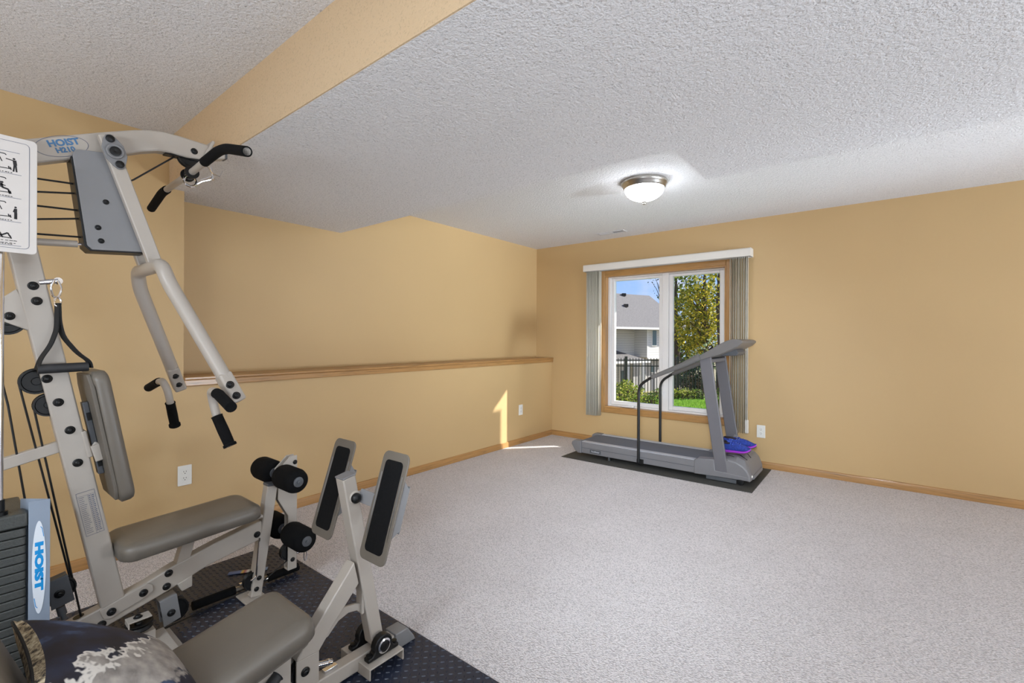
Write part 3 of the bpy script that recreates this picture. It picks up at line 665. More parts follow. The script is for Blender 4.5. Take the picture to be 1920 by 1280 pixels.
# leg extension: pivoting frame, axles, four rollers
le = obj('leg_extension_frame', MB().prism([(1.112, .085), (1.157, .085), (1.157, .655), (1.12, .655), (1.062, .60), (1.062, .455), (1.112, .36)], 'x', XG - .022, XG - .014)
         .prism([(1.112, .085), (1.157, .085), (1.157, .655), (1.12, .655), (1.062, .60), (1.062, .455), (1.112, .36)], 'x', XG + .014, XG + .022)
         .box(XG - .015, XG + .015, 1.145, 1.156, .24, .64).box(XG - .015, XG + .015, 1.112, 1.155, .085, .095), WHITE_FRAME, gy, bevel=.003)
bolts(le, XG + .022, [(1.145, .622), (1.135, .205), (1.135, .135)], .011)
pulley(le, XG, 1.125, .175, .95)
def roller(parent, y, z, x0, x1):
    a, b = min(x0, x1), max(x0, x1); L = b - a
    rl = obj('foam_roller', MB().lathe([(.02, 0), (.042, .002), (.053, .012), (.0575, .03), (.0575, L - .03), (.053, L - .012), (.042, L - .002), (.02, L)], (a, y, z), (1, 0, 0), 32), FOAM, parent, smooth=60)
    e_, s_ = (b, 1) if abs(b - XG) > abs(a - XG) else (a, -1)
    obj('roller_hub', MB().lathe([(.024, -.001), (.023, .003), (.016, .004), (.008, .004), (.008, .009), (0, .010)], (e_, y, z), (s_, 0, 0), 20), GREYCAP, rl)
for (y, z) in ((1.072, .574), (1.114, .282)):
    ax = obj('roller_axle', MB().tube([(XG - .2, y, z), (XG + .2, y, z)], .0125, 14), GREYCAP if z > .4 else WHITE_FRAME, gy)
    for s_ in (-1, 1):
        roller(gy, y, z, XG + s_ * .034, XG + s_ * .202)
        obj('axle_collar', MB().lathe([(.026, 0), (.026, .008)], (XG + s_ * .030 - .004, y, z), (1, 0, 0), 18), GREYCAP, ax)
mb = MB().tube([(XG, 1.157, .150), (XG, 1.215, .152)], .006, 8)
mb.tube([(XG, 1.213 + .008 * math.sin(a), .120 + .026 * math.cos(a)) for a in [2 * math.pi * k / 14 for k in range(14)]], .0032, 6, closed=True)
obj('cable_shackle', mb, CHROME, gy)
cable(gy, [(XG, 1.12, .13), (XG, .985, .064), (XG, .60, .035), (XG + .03, .52, .09)])
# pulleys on the spine, rear cables
pulley(gy, XG, .232, 1.092); pulley(gy, XG, .262, 1.006, .9)
cable(gy, [(XG, .190, 1.085), (XG, .321, .365)]); cable(gy, [(XG, .226, 1.0), (XG, .352, .205)]); cable(gy, [(XG, .14, 1.16), (XG, .165, 1.013), (XG, .206, .68)])
blk = obj('pulley_block', MB().prism([(.262, .375), (.312, .386), (.332, .286), (.27, .272)], 'x', XG - .022, XG - .017).prism([(.262, .375), (.312, .386), (.332, .286), (.27, .272)], 'x', XG + .017, XG + .022).prism([(.262, .375), (.312, .386), (.311, .381), (.262, .37)], 'x', XG - .017, XG + .017), GREYCAP, gy, bevel=.002)
pulley(blk, XG, .30, .335, .85); bolts(blk, XG + .022, [(.291, .325)], .0145)
obj('block_stem', MB().lathe([(.013, 0), (.013, .032)], (XG, .302, .238), (0, -.2, 1), 14).lathe([(.008, 0), (.008, .02)], (XG, .306, .220), (0, -.2, 1), 12), GREYCAP, blk)
for (a, b) in (((.10, 1.795), (.35, 1.812)), ((.10, 1.733), (.36, 1.782)), ((.10, 1.70), (.36, 1.717)), ((.10, 1.632), (.36, 1.690)), ((.10, 1.60), (.37, 1.620))):
    cable(gy, [(XG + .008, a[0], a[1]), (XG + .008, b[0], b[1])], .0034)
rb = obj('rear_strut', MB().tube([(XG, .10, 1.573), (XG, .337, 1.592)], .0125, 14), WHITE_FRAME, gy)
obj('strut_tip', MB().tube([(XG, .335, 1.592), (XG, .366, 1.595)], .005, 8), CHROME, rb)
obj('cross_bar', MB().bar((XG - .01, .10, .80), (XG - .01, .31, .855), .03, .040), WHITE_FRAME, gy, bevel=.003)
rbk = obj('rear_pulley_bracket', MB().prism([(.13, 1.36), (.182, 1.412), (.23, 1.30), (.214, 1.268), (.13, 1.31)], 'x', XG + .012, XG + .022).prism([(.13, 1.36), (.182, 1.412), (.23, 1.30), (.214, 1.268), (.13, 1.31)], 'x', XG - .022, XG - .012), WHITE_FRAME, gy, bevel=.003)
pulley(rbk, XG, .162, 1.30); bolts(rbk, XG + .022, [(.166, 1.318)], .0135)
obj('strap_peg', MB().tube([(XF - .004, .236, 1.438), (XF - .002, .284, 1.448)], .0095, 12).lathe([(.012, -.004), (.013, .004)], (XF - .002, .283, 1.448), (1, 0, 0), 12), CHROME, gy)
# weight chart decal
M = frame((XF + .0008, .372, .594), (0, .983, -.183) if False else (0, .985, .172), (0, -.181, .983), (1, 0, 0))
mb = MB(); w_, h_ = .052, .168
for b in ((-w_ / 2, w_ / 2, h_ / 2 - .0012, h_ / 2), (-w_ / 2, w_ / 2, -h_ / 2, -h_ / 2 + .0012), (-w_ / 2, -w_ / 2 + .001, -h_ / 2, h_ / 2), (w_ / 2 - .001, w_ / 2, -h_ / 2, h_ / 2), (.004, .0046, -h_ / 2, h_ / 2 - .014), (.0125, .0131, -h_ / 2, h_ / 2 - .014), (-w_ / 2, w_ / 2, h_ / 2 - .0146, h_ / 2 - .014)):
    mb.box(b[0], b[1], b[2], b[3], 0, .0004)
for k in range(20):
    z = h_ / 2 - .021 - k * .0072
    mb.box(-.022, -.022 + random.uniform(.012, .022), z, z + .0014, 0, .0004); mb.box(.0062, .0106, z - .001, z + .002, 0, .0004); mb.box(.0148, .0192 + random.uniform(0, .003), z - .001, z + .002, 0, .0004)
obj('resistance_chart', mbt(mb, M), INKBLUE, gy, smooth=0)
# press arm: two bars, forked tube, grey cam plates, end brackets and grips
xa = (XG + .050, XG + .082)
pa = obj('press_fork', MB().tube(fillet([(XG - .315, .722, 1.085), (XG - .195, .566, 1.46), (XG - .165, .552, 1.528), (XG + .165, .552, 1.528), (XG + .195, .566, 1.46), (XG + .315, .722, 1.085)], [.06, .085, .085, .06], 7), .026, 20), WHITE_FRAME, gy, smooth=60)
for s_ in (-1, 1):
    x0 = XG + s_ * .066
    ab = obj('arm_bar', MB().bar((x0, .402, 2.0), (x0, .564, 1.515), .030, .047), WHITE_FRAME, pa, bevel=.004)
    bx = XG + s_ * .081
    M = frame((bx, .426, 1.94), (0, .31, -.95), (0, .95, .31), (1, 0, 0)); Mx = M if s_ > 0 else M @ Matrix.Scale(-1, 4, (0, 0, 1))
    fl = [(-.062, -.008), (-.05, -.018), (-.02, -.033), (.02, -.033), (.05, -.018), (.062, -.008), (.062, .008), (.05, .018), (.02, .033), (-.02, .033), (-.05, .018), (-.062, .008)]
    mb = MB().prism(fl, 'z', 0, .009); mb.lathe([(.027, .009), (.027, .016), (.023, .018), (.017, .014)], (0, 0, 0), (0, 0, 1), 24)
    fb = obj('flange_bearing', mbt(mb, Mx), GREYCAP if False else GREY_FRAME, pa, bevel=.0015)
    obj('pivot_pin', mbt(MB().lathe([(.017, .008), (.017, .02), (.010, .022), (0, .019)], (0, 0, 0), (0, 0, 1), 20), Mx), BLACK, fb)
    for q in (-.046, .046): obj('flange_bolt', mbt(MB().lathe([(.0136, .008), (.0136, .014), (.006, .018), (0, .018)], (q, 0, 0), (0, 0, 1), 14), Mx), BLACK, fb)
    # end bracket and grips
    xe = XG + s_ * .335; d = V((s_ * .24, .312, -.75)).normalized()
    p0 = V((XG + s_ * .308, .713, 1.105)); p1 = p0 + d * .125
    eb = obj('end_bracket', MB().bar(p0, p1, .052, .05, (s_ * .9, 0, .3)), WHITE_FRAME, pa, bevel=.009, seg=3)
    for q in (.05, .098): o = inst('bolt', BM[.0145], p0 + d * q + V((.0262 if s_ > 0 else .024, -.006, .004)), eb, (0, R(-16), R(-18)))
ctr = {}
for s_ in (-1, 1):
    bx = XG + s_ * .047
    cpp = [(.316, 1.905), (.322, 1.925), (.338, 1.930), (.44, 1.945), (.548, 1.60), (.536, 1.585), (.37, 1.571), (.356, 1.586)]
    a, b = (bx - .003, bx + .003)
    pl = obj('cam_plate', MB().prism(cpp, 'x', a, b), GREY_FRAME, gy, bevel=.0015)
    if s_ > 0: bolts(pl, b, [(.408, 1.755), (.386, 1.655), (.395, 1.607)], .0095)
obj('cam_edge_strip', MB().prism([(.312, 1.90), (.320, 1.90), (.36, 1.585), (.372, 1.575), (.53, 1.589), (.53, 1.580), (.366, 1.566), (.350, 1.582)], 'x', XG - .044, XG + .043), BLACK, gy, bevel=.001)  # black strip along the rear and lower edges between the cam plates
for (y, z) in ((.40, 1.79), (.41, 1.69), (.43, 1.62)): pulley(gy, XG + .008, y, z, .85)
cable(gy, [(XG, .44, 1.83), (XG, .50, 1.874), (XG, .640, 2.012)])
def handle(s_, A, B, K, C, E_, outer):
    h = obj('grip_handle', MB().tube(fillet([A, B, K, C], .05, 6) + [E_], .0155, 14), WHITE_FRAME, pa)
    obj('outer_grip', MB().tube([outer, A, V(A).lerp(V(B), .25)], .0195, 16), FOAM, h)
    e0, e1 = V(C), V(E_); dd = (e1 - e0).normalized()
    obj('hand_grip', MB().tube([e0, e0 + dd * .006, e0.lerp(e1, .5), e1 - dd * .012, e1 - dd * .010, e1], [.021, .0195, .0205, .0195, .024, .024], 16), FOAM, h)
for s_ in (-1, 1):
    q = lambda d_, y, z: V((XG + s_ * d_, y, z))
    handle(s_, q(.372, .677, 1.034), q(.300, .676, 1.045), q(.276, .690, 1.0), q(.284, .702, .940), q(.331, .734, .822), q(.505, .672, .998))
# weight stack, guide rods, shroud, placard
obj('stack_base', MB().box(-2.46, -2.19, .06, .205, .0136, .05), IRON, gy, bevel=.004)
PLM = mesh_of(MB().prism([(x, y) for x, y in rrect(.25, .145, .01, 3)], 'z', 0, .0262), 'weight_plate', IRON)
for k in range(20):
    o = inst('weight_plate', PLM, (XG, .127, .052 + k * .0284), gy)
    b = o.modifiers.new('bevel', 'BEVEL'); b.width = .003; b.segments = 2
obj('stack_head', MB().box(-2.452, -2.198, .05, .202, .6225, .668), IRON, gy, bevel=.006)
for x in (-2.235, -2.415):
    rd = obj('guide_rod', MB().tube([(x, .140, .67), (x, .140, 1.79)], .0095, 16), CHROME, gy)
    obj('rod_bushing', MB().lathe([(.02, 0), (.02, .012), (.013, .014), (.013, .05)], (x, .140, .668), (0, 0, 1), 20), BLACK, rd)
sh = obj('stack_shroud', MB().prism([(-2.198, .203), (-2.198, .2545), (-2.276, .193), (-2.273, .190), (-2.202, .247), (-2.202, .203)], 'z', .02, .70), SHROUD, gy, bevel=.001)
M = frame((-2.1975, .2275, .478), (0, 0, -1), (0, 1, 0), (1, 0, 0))
em = obj('shroud_emblem', mbt(MB().prism([(.155 * math.cos(2 * math.pi * k / 48), .0165 * math.sin(2 * math.pi * k / 48)) for k in range(48)], 'z', 0, .0006), M), LOGO_W, sh, smooth=0)
obj('shroud_name', text_mb('HOIST', .025, M @ Matrix.Translation((-.004, -.0005, .0004)), .0004, .0018, 2.25), LOGO_B, em, smooth=0)
obj('swoosh', mbt(MB().tube([(-.135, .0035, 0), (-.128, .0075, 0), (-.10, .011, 0)], .0009, 6).tube([(.135, -.0035, 0), (.128, -.0075, 0), (.10, -.011, 0)], .0009, 6), M @ Matrix.Translation((0, 0, .0008))), LOGO_B, em)
pc = obj('exercise_placard', mbt(MB().prism(rrect(.36, .375, .012, 4), 'z', 0, .004), frame((-2.202, .0395, 1.708), (0, 1, 0), (0, 0, 1), (1, 0, 0))), PLACARD, gy, bevel=.001)
PM_ = frame((-2.1978, .0395, 1.708), (0, 1, 0), (0, 0, 1), (1, 0, 0))
mb = MB()
o_, i_ = rrect(.325, .345, .012, 4), rrect(.3225, .3425, .011, 4)
n = len(o_); vs = [(x, y, .0004) for x, y in o_] + [(x, y, .0004) for x, y in i_]
mb.add(vs, [(k, (k + 1) % n, n + (k + 1) % n, n + k) for k in range(n)])
obj('placard_border', mbt(mb, PM_), INKBLUE, pc, smooth=0)
def pictogram(mb, ox, oy, kind):
    L = lambda x0, y0, x1, y1, w=.0013: mb.prism([(ox + x0 + w * (y1 - y0) / max(1e-6, math.hypot(x1 - x0, y1 - y0)), oy + y0 - w * (x1 - x0) / max(1e-6, math.hypot(x1 - x0, y1 - y0))), (ox + x1 + w * (y1 - y0) / max(1e-6, math.hypot(x1 - x0, y1 - y0)), oy + y1 - w * (x1 - x0) / max(1e-6, math.hypot(x1 - x0, y1 - y0))), (ox + x1 - w * (y1 - y0) / max(1e-6, math.hypot(x1 - x0, y1 - y0)), oy + y1 + w * (x1 - x0) / max(1e-6, math.hypot(x1 - x0, y1 - y0))), (ox + x0 - w * (y1 - y0) / max(1e-6, math.hypot(x1 - x0, y1 - y0)), oy + y0 + w * (x1 - x0) / max(1e-6, math.hypot(x1 - x0, y1 - y0)))], 'z', 0, .0004)
    disc = lambda x, y, r: mb.prism([(ox + x + r * math.cos(k * math.pi / 5), oy + y + r * math.sin(k * math.pi / 5)) for k in range(10)], 'z', 0, .0004)
    if kind < 3:
        mb.box(ox - .020, ox - .010, oy - .020, oy - .004, 0, .0004)
        L(-.020, -.02, -.020, .026); L(-.010, -.004, -.012, .026); L(-.021, .026, .010, .026); L(.010, .026, .013, .022)
        L(-.009, .022, -.002, -.018, .0016); L(-.004, .020, .004, .0, .0012); L(-.023, -.021, .024, -.019, .0012); L(.02, -.021, .018, -.012); L(.022, -.014, .024, -.023)
        L(-.02, .012, -.010, .012, .001); L(-.02, .004, -.010, .004, .001)
    if kind == 0: disc(.030, .014, .0032); L(.031, .010, .033, -.006, .0042); L(.031, -.006, .029, -.027, .002); L(.034, -.006, .036, -.027, .002); L(.031, .008, .012, .011, .0014)
    if kind == 1: disc(.004, .010, .0032); L(.002, .006, .004, -.006, .0036); L(.004, -.006, .018, -.010, .0026); L(.018, -.010, .021, -.024, .002); L(.003, .003, .012, .0, .0013)
    if kind == 2: disc(.034, .012, .003); L(.034, .008, .034, -.006, .0034); L(.033, -.006, .033, -.026, .0022); L(.036, -.006, .036, -.026, .0018); L(.032, .006, .029, -.004, .0013)
    if kind == 3: disc(-.010, .014, .003); L(-.009, .010, -.001, -.006, .0036); L(-.016, .004, -.004, -.010, .0012); L(-.001, -.006, .014, .004, .0022); L(.014, .004, .019, -.008, .0018); L(-.01, -.010, .022, -.012, .0012); L(.019, -.004, .022, -.014, .0014); L(-.001, -.006, .004, -.012, .002)
cells = MB(); figs = MB(); wri = MB()
for r_ in range(4):
    for cx in (-.10, .0, .10):
        oy = .102 - r_ * .077
        cells.box(cx - .046, cx - .0447, oy - .036, oy + .027, 0, .0004); cells.box(cx - .046, cx + .044, oy - .036, oy - .0348, 0, .0004)
        figs = MB(); pictogram(figs, cx + (.0 if r_ == 3 else -.003), oy, r_ if cx > .05 else (r_ + 1) % 4)
        obj('exercise_figure', mbt(figs, PM_), INK, pc, smooth=0)
        for k in range(9): wri.box(cx - .03 + k * .0062, cx - .03 + k * .0062 + random.uniform(.003, .0055), oy - .0325, oy - .0305, 0, .0004)
cells.box(-.15, .14, .1365, .1377, 0, .0004)
for q in (0, 1):
    for k in range(30): wri.box(-.14 + k * .0092, -.14 + k * .0092 + random.uniform(.004, .0085), -.150 - q * .008, -.1482 - q * .008, 0, .0004)
obj('cell_lines', mbt(cells, PM_), INKBLUE, pc, smooth=0); obj('fine_print', mbt(wri, PM_), INK, pc, smooth=0)

# ------------------------------------------------------------------ leg press station
XP = -1.522
lp = thing('leg_press', (XP, .6, .01), 'leg press bench with grey padded seat, slanted post and two footplates', 'exercise machine')
ra = obj('floor_rail', MB().box(XP - .024, XP + .024, .10, 1.19, .020, .072), WHITE_FRAME, lp, bevel=.004)
obj('rail_end_cap', MB().prism([(1.145, .0136), (1.145, .078), (1.205, .078), (1.238, .030), (1.245, .0136)], 'x', XP - .034, XP + .034), GREYCAP if False else GREY_FRAME, lp, bevel=.004)
obj('bearing_crossmember', MB().prism([(.985, .0136), (.985, .055), (1.138, .055), (1.138, .0136), (1.132, .0136), (1.132, .049), (.991, .049), (.991, .0136)], 'x', XP - .094, XP + .094), WHITE_FRAME, lp, bevel=.002)
for s_ in (-1, 1):
    x0 = XP + s_ * .052; a, b = x0 - .015, x0 + .015
    pts = [(.998, .056), (.998, .070), (1.018, .072), (1.028, .085)] + [(1.066 + .040 * math.cos(R(k)), .092 + .040 * math.sin(R(k))) for k in range(175, -1, -22)] + [(1.104, .085), (1.114, .072), (1.134, .070), (1.134, .056)]
    pb = obj('pillow_block', MB().prism(pts, 'x', a, b), BLACK, lp, bevel=.004)
    e_ = b if s_ > 0 else a
    obj('bearing_ring', MB().lathe([(.026, -.001), (.027, .003), (.021, .005), (.020, .001)], (e_, 1.066, .092), (s_, 0, 0), 28), CHROME, pb)
    obj('bearing_bore', MB().lathe([(.0195, -.002), (.018, .004), (.012, .006), (0, .005)], (e_, 1.066, .092), (s_, 0, 0), 24), BLACK, pb)
    for y in (1.010, 1.122): obj('cap_bolt', MB().lathe([(.011, 0), (.011, .008), (.006, .009), (0, .009)], (x0, y, .070), (0, 0, 1), 14), BLACK, pb)
ps = obj('post', MB().bar((XP, 1.070, .088), (XP, .943, .745), .052, .052), WHITE_FRAME, lp, bevel=.005)
obj('post_cap', MB().bar((XP, .9433, .744), (XP, .942, .7505), .0535, .0535), GREY_FRAME, ps, bevel=.002)
obj('brace', MB().prism([(.966, .43), (.985, .345), (.887, .243), (.831, .176), (.752, .178), (.757, .190)], 'x', XP - .0255, XP + .0255), WHITE_FRAME, lp, bevel=.004)
gp = [(.905, .262), (.935, .268), (.952, .263), (.985, .345), (1.003, .34), (1.018, .265), (1.026, .22), (1.0, .225), (.985, .245), (.955, .255), (.92, .243), (.885, .212), (.86, .205), (.885, .24)]
obj('gusset', MB().prism([(.88, .236), (.905, .262), (.940, .270), (.985, .262), (1.020, .250), (1.028, .208), (1.012, .214), (.99, .235), (.955, .243), (.915, .232), (.875, .196), (.845, .19)], 'x', XP - .005, XP + .005).box(XP - .019, XP + .019, 1.002, 1.012, .22, .33), WHITE_FRAME, lp, bevel=.001)
mb = MB()
for s_ in (-1, 1): mb.prism([(.752, .180), (.831, .178), (.831, .072), (.752, .072)], 'x', XP + s_ * .0215 - .004, XP + s_ * .0215 + .004)
lb = obj('lower_bracket', mb, WHITE_FRAME, lp, bevel=.002)
bolts(lb, XP + .0255, [(.782, .134)], .015); pulley(lb, XP, .785, .125)
mb = MB().tube([(XP, .835, .115), (XP + .005, .89, .10)], .0095, 10).lathe([(.012, 0), (.012, .01)], (XP + .003, .87, .105), (0, 1, -.3), 12)
obj('cable_coupling', mb.box(XP - .01, XP + .01, .86, .91, .072, .082), CHROME, lp, bevel=.001)
cable(lp, [(XP, .83, .118), (XP - .04, .87, .15), (XP - .25, .93, .03)], .003)
# foot plates on pivot arms
for s_ in (-1, 1):
    cx = XP + s_ * .165
    ya = V((0, .105, .335)).normalized(); na = V((0, -.335, .105)).normalized()
    M = frame((cx, .992, .660), (1, 0, 0), ya, na)
    # bowed plate: outline with rounded ends, thin
    out = rrect(.145, .372, .026, 5)
    fp = obj('foot_plate', mbt(MB().prism(out, 'z', -.006, 0), M), UPH_BACK, lp, bevel=.0015)
    obj('grip_pad', mbt(MB().prism(rrect(.098, .312, .016, 4), 'z', 0, .0025), M), FOAM, fp, bevel=.0008)
    obj('stiffener', mbt(MB().prism([(-.11, 0), (-.07, -.042), (.07, -.042), (.11, 0)], 'x', -.062, -.054).prism([(-.11, 0), (-.07, -.042), (.07, -.042), (.11, 0)], 'x', .054, .062).box(-.062, .062, -.08, .08, -.044, -.040), M), GREY_FRAME, fp, bevel=.001)
    x0, x1 = sorted((XP + s_ * .03, cx))
    obj('pivot_arm', MB().bar((XP + s_ * .03, .985, .672), (cx, 1.015, .652), .048, .009, (0, .2, 1)), GREY_FRAME, lp, bevel=.002)
obj('pivot_ball', MB().lathe([(.012, 0), (.018, .004), (.019, .012), (.015, .020), (.008, .024), (0, .025)], (XP + .03, .962, .668), (1, 0, 0), 20), BLACK, lp)
obj('pivot_boss', MB().lathe([(.024, -.062), (.024, 0), (.02, .004)], (XP + .03, .966, .668), (1, 0, 0), 24), WHITE_FRAME, lp)
# seat, back rest, carriage and side grips
sd = V((0, .978, .206)).normalized(); su = V((0, -sd.z, sd.y))
M = frame((XP, .525, .258), (1, 0, 0), sd, su)
obj('seat', mbt(cushion(.30, .50, .066, .05, .014, 6), M), UPH, lp, smooth=60)
obj('seat_piping', mbt(MB().tube([(x, y, .054) for x, y in rrect(.290, .490, .046, 6)], .0022, 6, closed=True), M), UPH_BACK, lp)
obj('seat_board', mbt(MB().prism(rrect(.26, .46, .03, 4), 'z', -.014, 0), M), UPH_BACK, lp, bevel=.002)
obj('carriage', MB().box(XP - .03, XP + .03, .42, .74, .072, .12).box(XP - .055, XP - .047, .44, .72, .10, .235).box(XP + .047, XP + .055, .44, .72, .10, .235).bar((XP, .62, .11), (XP, .60, .245), .09, .05), WHITE_FRAME, lp, bevel=.003)
bkd = V((0, -.34, .94)).normalized(); bkn = V((0, .94, .34)).normalized()
M = frame((XP, .1, .50), (1, 0, 0), bkd, bkn)
M = frame((XP, .060, .47), (-1, 0, 0), bkd, bkn)
obj('back_rest', mbt(cushion(.30, .52, .06, .05, .014, 6), M), UPH, lp, smooth=60)
obj('back_rest_post', MB().bar((XP, .05, .07), (XP, .04, .50), .045, .045), WHITE_FRAME, lp, bevel=.003)
for s_ in (-1, 1):
    x0 = XP + s_ * (.19 if s_ < 0 else .062)
    if s_ < 0: A, B, C = V((XP - .06, .46, .11)), V((XP - .30, .50, .10)), V((XP - .352, .655, .155))
    else: A, B, C = V((XP + .05, .50, .12)), V((XP + .10, .56, .14)), V((XP + .062, .672, .196))
    hg = obj('side_handle', MB().tube(fillet([A, B, C], .04), .011, 12), WHITE_FRAME, lp)
    obj('hand_grip', MB().tube([B.lerp(C, .12), C, C + (C - B).normalized() * .003], [.0175, .0175, .0205], 14), RUBBER, hg)
# cross beam to the home gym with its pulleys
xb = obj('cross_beam', MB().box(-2.30, XP - .024, .555, .60, .0136, .058), WHITE_FRAME, lp, bevel=.003)
obj('channel_strip', MB().box(-2.33, XP - .03, .606, .628, .0136, .03), WHITE_FRAME, lp, bevel=.002)
sb = obj('pulley_stub', MB().box(-2.285, -2.225, .49, .555, .0136, .10).prism([(-2.285, .10), (-2.225, .10), (-2.225, .135), (-2.23, .155), (-2.275, .155), (-2.285, .135)], 'y', .47, .475).box(-2.28, -2.23, .47, .545, .152, .158), WHITE_FRAME, lp, bevel=.002)
pulley(sb, -2.255, .508, .128, 1.0, (0, R(90), 0)); o = inst('bolt', BM[.0145], (-2.255, .505, .158), sb, (0, R(-90), 0))
gb = obj('swivel_bracket', MB().prism([(.585, .165), (.645, .175), (.66, .07), (.60, .055)], 'x', XG + .022, XG + .028).prism([(.585, .165), (.645, .175), (.66, .07), (.60, .055)], 'x', XG - .028, XG - .022).prism([(.585, .165), (.645, .175), (.644, .169), (.586, .159)], 'x', XG - .022, XG + .022), GREY_FRAME, gy, bevel=.002)
pulley(gb, XG, .645, .10, 1.05); bolts(gb, XG + .028, [(.625, .105)], .0145)

# ------------------------------------------------------------------ loose attachments
lb_ = thing('lat_bar', (XG, .695, 1.90), 'angled lat pulldown bar with black foam grips hooked under the gym boom', 'bar')
mid = [(-1.742, .690, 1.903), (-1.965, .690, 1.972), (-2.325, .692, 1.952), (-2.705, .692, 1.944), (-2.915, .700, 1.905)]
bar_o = obj('bar_tube', MB().tube(fillet(mid, [.07, .07, .07], 6), .0135, 16), WHITE_FRAME, lb_)
P = [V(p) for p in mid]
obj('foam_grip', MB().tube(fillet([P[0], P[1], P[1].lerp(P[2], .52)], .08, 6), .0185, 16), FOAM, lb_)
obj('foam_grip', MB().tube(fillet([P[4], P[3], P[3].lerp(P[2], .18)], .08, 6), .0185, 16), FOAM, lb_)
ax_ = (P[1] - P[3]).normalized()
obj('collar', MB().lathe([(.014, -.018), (.021, -.018), (.021, -.010), (.016, -.008), (.016, .008), (.021, .010), (.021, .018), (.014, .018)], (-2.325, .694, 1.950), ax_, 24), BLACK, lb_)
obj('flange_plate', MB().lathe([(.014, -.030), (.027, -.030), (.027, -.024), (.014, -.024)], (-2.325, .692, 1.952), ax_, 24).lathe([(.014, .024), (.027, .024), (.027, .030), (.014, .030)], (-2.325, .692, 1.952), ax_, 24), BLACK, lb_)
obj('hanger_lug', MB().tube([(-2.325 + .0, .694 + .024 * math.cos(a), 1.922 + .024 * math.sin(a)) for a in [2 * math.pi * k / 16 for k in range(16)]], .0055, 8, closed=True), CHROME, lb_)
hk = MB().tube(fillet([(-2.325, .716, 1.912), (-2.322, .735, 1.930), (-2.318, .772, 1.948), (-2.318, .782, 1.962), (-2.322, .770, 1.962), (-2.325, .728, 1.932)], .008, 4), .0032, 8)
hk.tube([(-2.32, .778, 1.955), (-2.322, .775, 1.985), (-2.325, .770, 2.004)], .0032, 8).lathe([(.008, 0), (.008, .012)], (-2.32, .776, 1.95), (0, .3, 1), 10)
obj('snap_hook', hk, CHROME, lb_)
obj('hang_wire', MB().tube([(-2.20, .715, 1.965), (-2.19, .735, 1.935), (-2.19, .76, 1.93), (-2.20, .775, 1.96)], .002, 6), CHROME, lb_)

sh_ = thing('stirrup_handle', (XG + .06, .28, 1.12), 'black webbing stirrup handle hanging by a snap link from the spine', 'handle')
xs = XF + .022
mb = MB().tube(fillet([(xs - .01, .272, 1.449), (xs - .006, .262, 1.42), (xs - .004, .268, 1.392), (xs, .276, 1.386), (xs, .284, 1.394), (xs, .290, 1.42), (xs - .008, .281, 1.447)], .012, 4), .0036, 8)
obj('snap_link', mb, CHROME, sh_)
obj('triangle_ring', MB().tube([(xs, .2795 + .009 * math.cos(a), 1.372 + .016 * math.sin(a)) for a in [2 * math.pi * k / 14 for k in range(14)]], .003, 8, closed=True), CHROME, sh_)
def ribbon(pts, w, th, side): 
    mb = MB(); side = V(side).normalized(); vs = []; fs = []; pts = [V(p) for p in pts]
    for i, p in enumerate(pts):
        t = (pts[min(i + 1, len(pts) - 1)] - pts[max(i - 1, 0)]).normalized(); nn = t.cross(side).normalized()
        for a, b in ((-1, -1), (1, -1), (1, 1), (-1, 1)): vs.append(p + side * (a * w / 2) + nn * (b * th / 2))
    for i in range(len(pts) - 1):
        for j in range(4): fs.append((4 * i + j, 4 * i + (j + 1) % 4, 4 * i + 4 + (j + 1) % 4, 4 * i + 4 + j))
    fs += [(0, 3, 2, 1), tuple(4 * (len(pts) - 1) + j for j in range(4))]
    return mb.add(vs, fs)
obj('strap', ribbon(fillet([(xs, .2785, 1.368), (xs, .278, 1.300), (xs + .004, .276, 1.272), (xs + .006, .262, 1.22), (xs + .008, .236, 1.172), (xs + .008, .227, 1.135)], .02, 3), .026, .0035, (1, .35, 0)), STRAP, sh_)
obj('strap', ribbon(fillet([(xs, .281, 1.368), (xs, .283, 1.302), (xs + .004, .292, 1.25), (xs + .008, .330, 1.19), (xs + .008, .362, 1.160), (xs + .008, .366, 1.135)], .02, 3), .030, .0035, (1, .35, 0)), STRAP, sh_)
obj('hand_grip', MB().tube([(xs + .008, .229, 1.136), (xs + .008, .360, 1.140)], .0165, 16), RUBBER, sh_)

cb = thing('curl_bar', (-2.41, .95, .012), 'straight curl bar with long black grips lying on the mat behind the upright', 'bar')
obj('bar_tube', MB().tube([(-2.418, .78, .036), (-2.408, 1.18, .036)], .0125, 14), NICKEL, cb)
obj('hand_grip', MB().tube([(-2.42, .738, .036), (-2.416, .912, .036)], .0195, 16), FOAM, cb); obj('hand_grip', MB().tube([(-2.4105, 1.062, .036), (-2.407, 1.215, .036)], .0195, 16), FOAM, cb)
obj('swivel_ring', MB().tube([(-2.413, .965 + .018 * math.cos(a), .05 + .018 * math.sin(a)) for a in [2 * math.pi * k / 14 for k in range(14)]], .004, 8, closed=True).box(-2.42, -2.405, .93, .955, .03, .06).tube([(-2.40, .93, .06), (-2.39, .945, .07), (-2.38, .96, .06)], .004, 6), CHROME, cb)

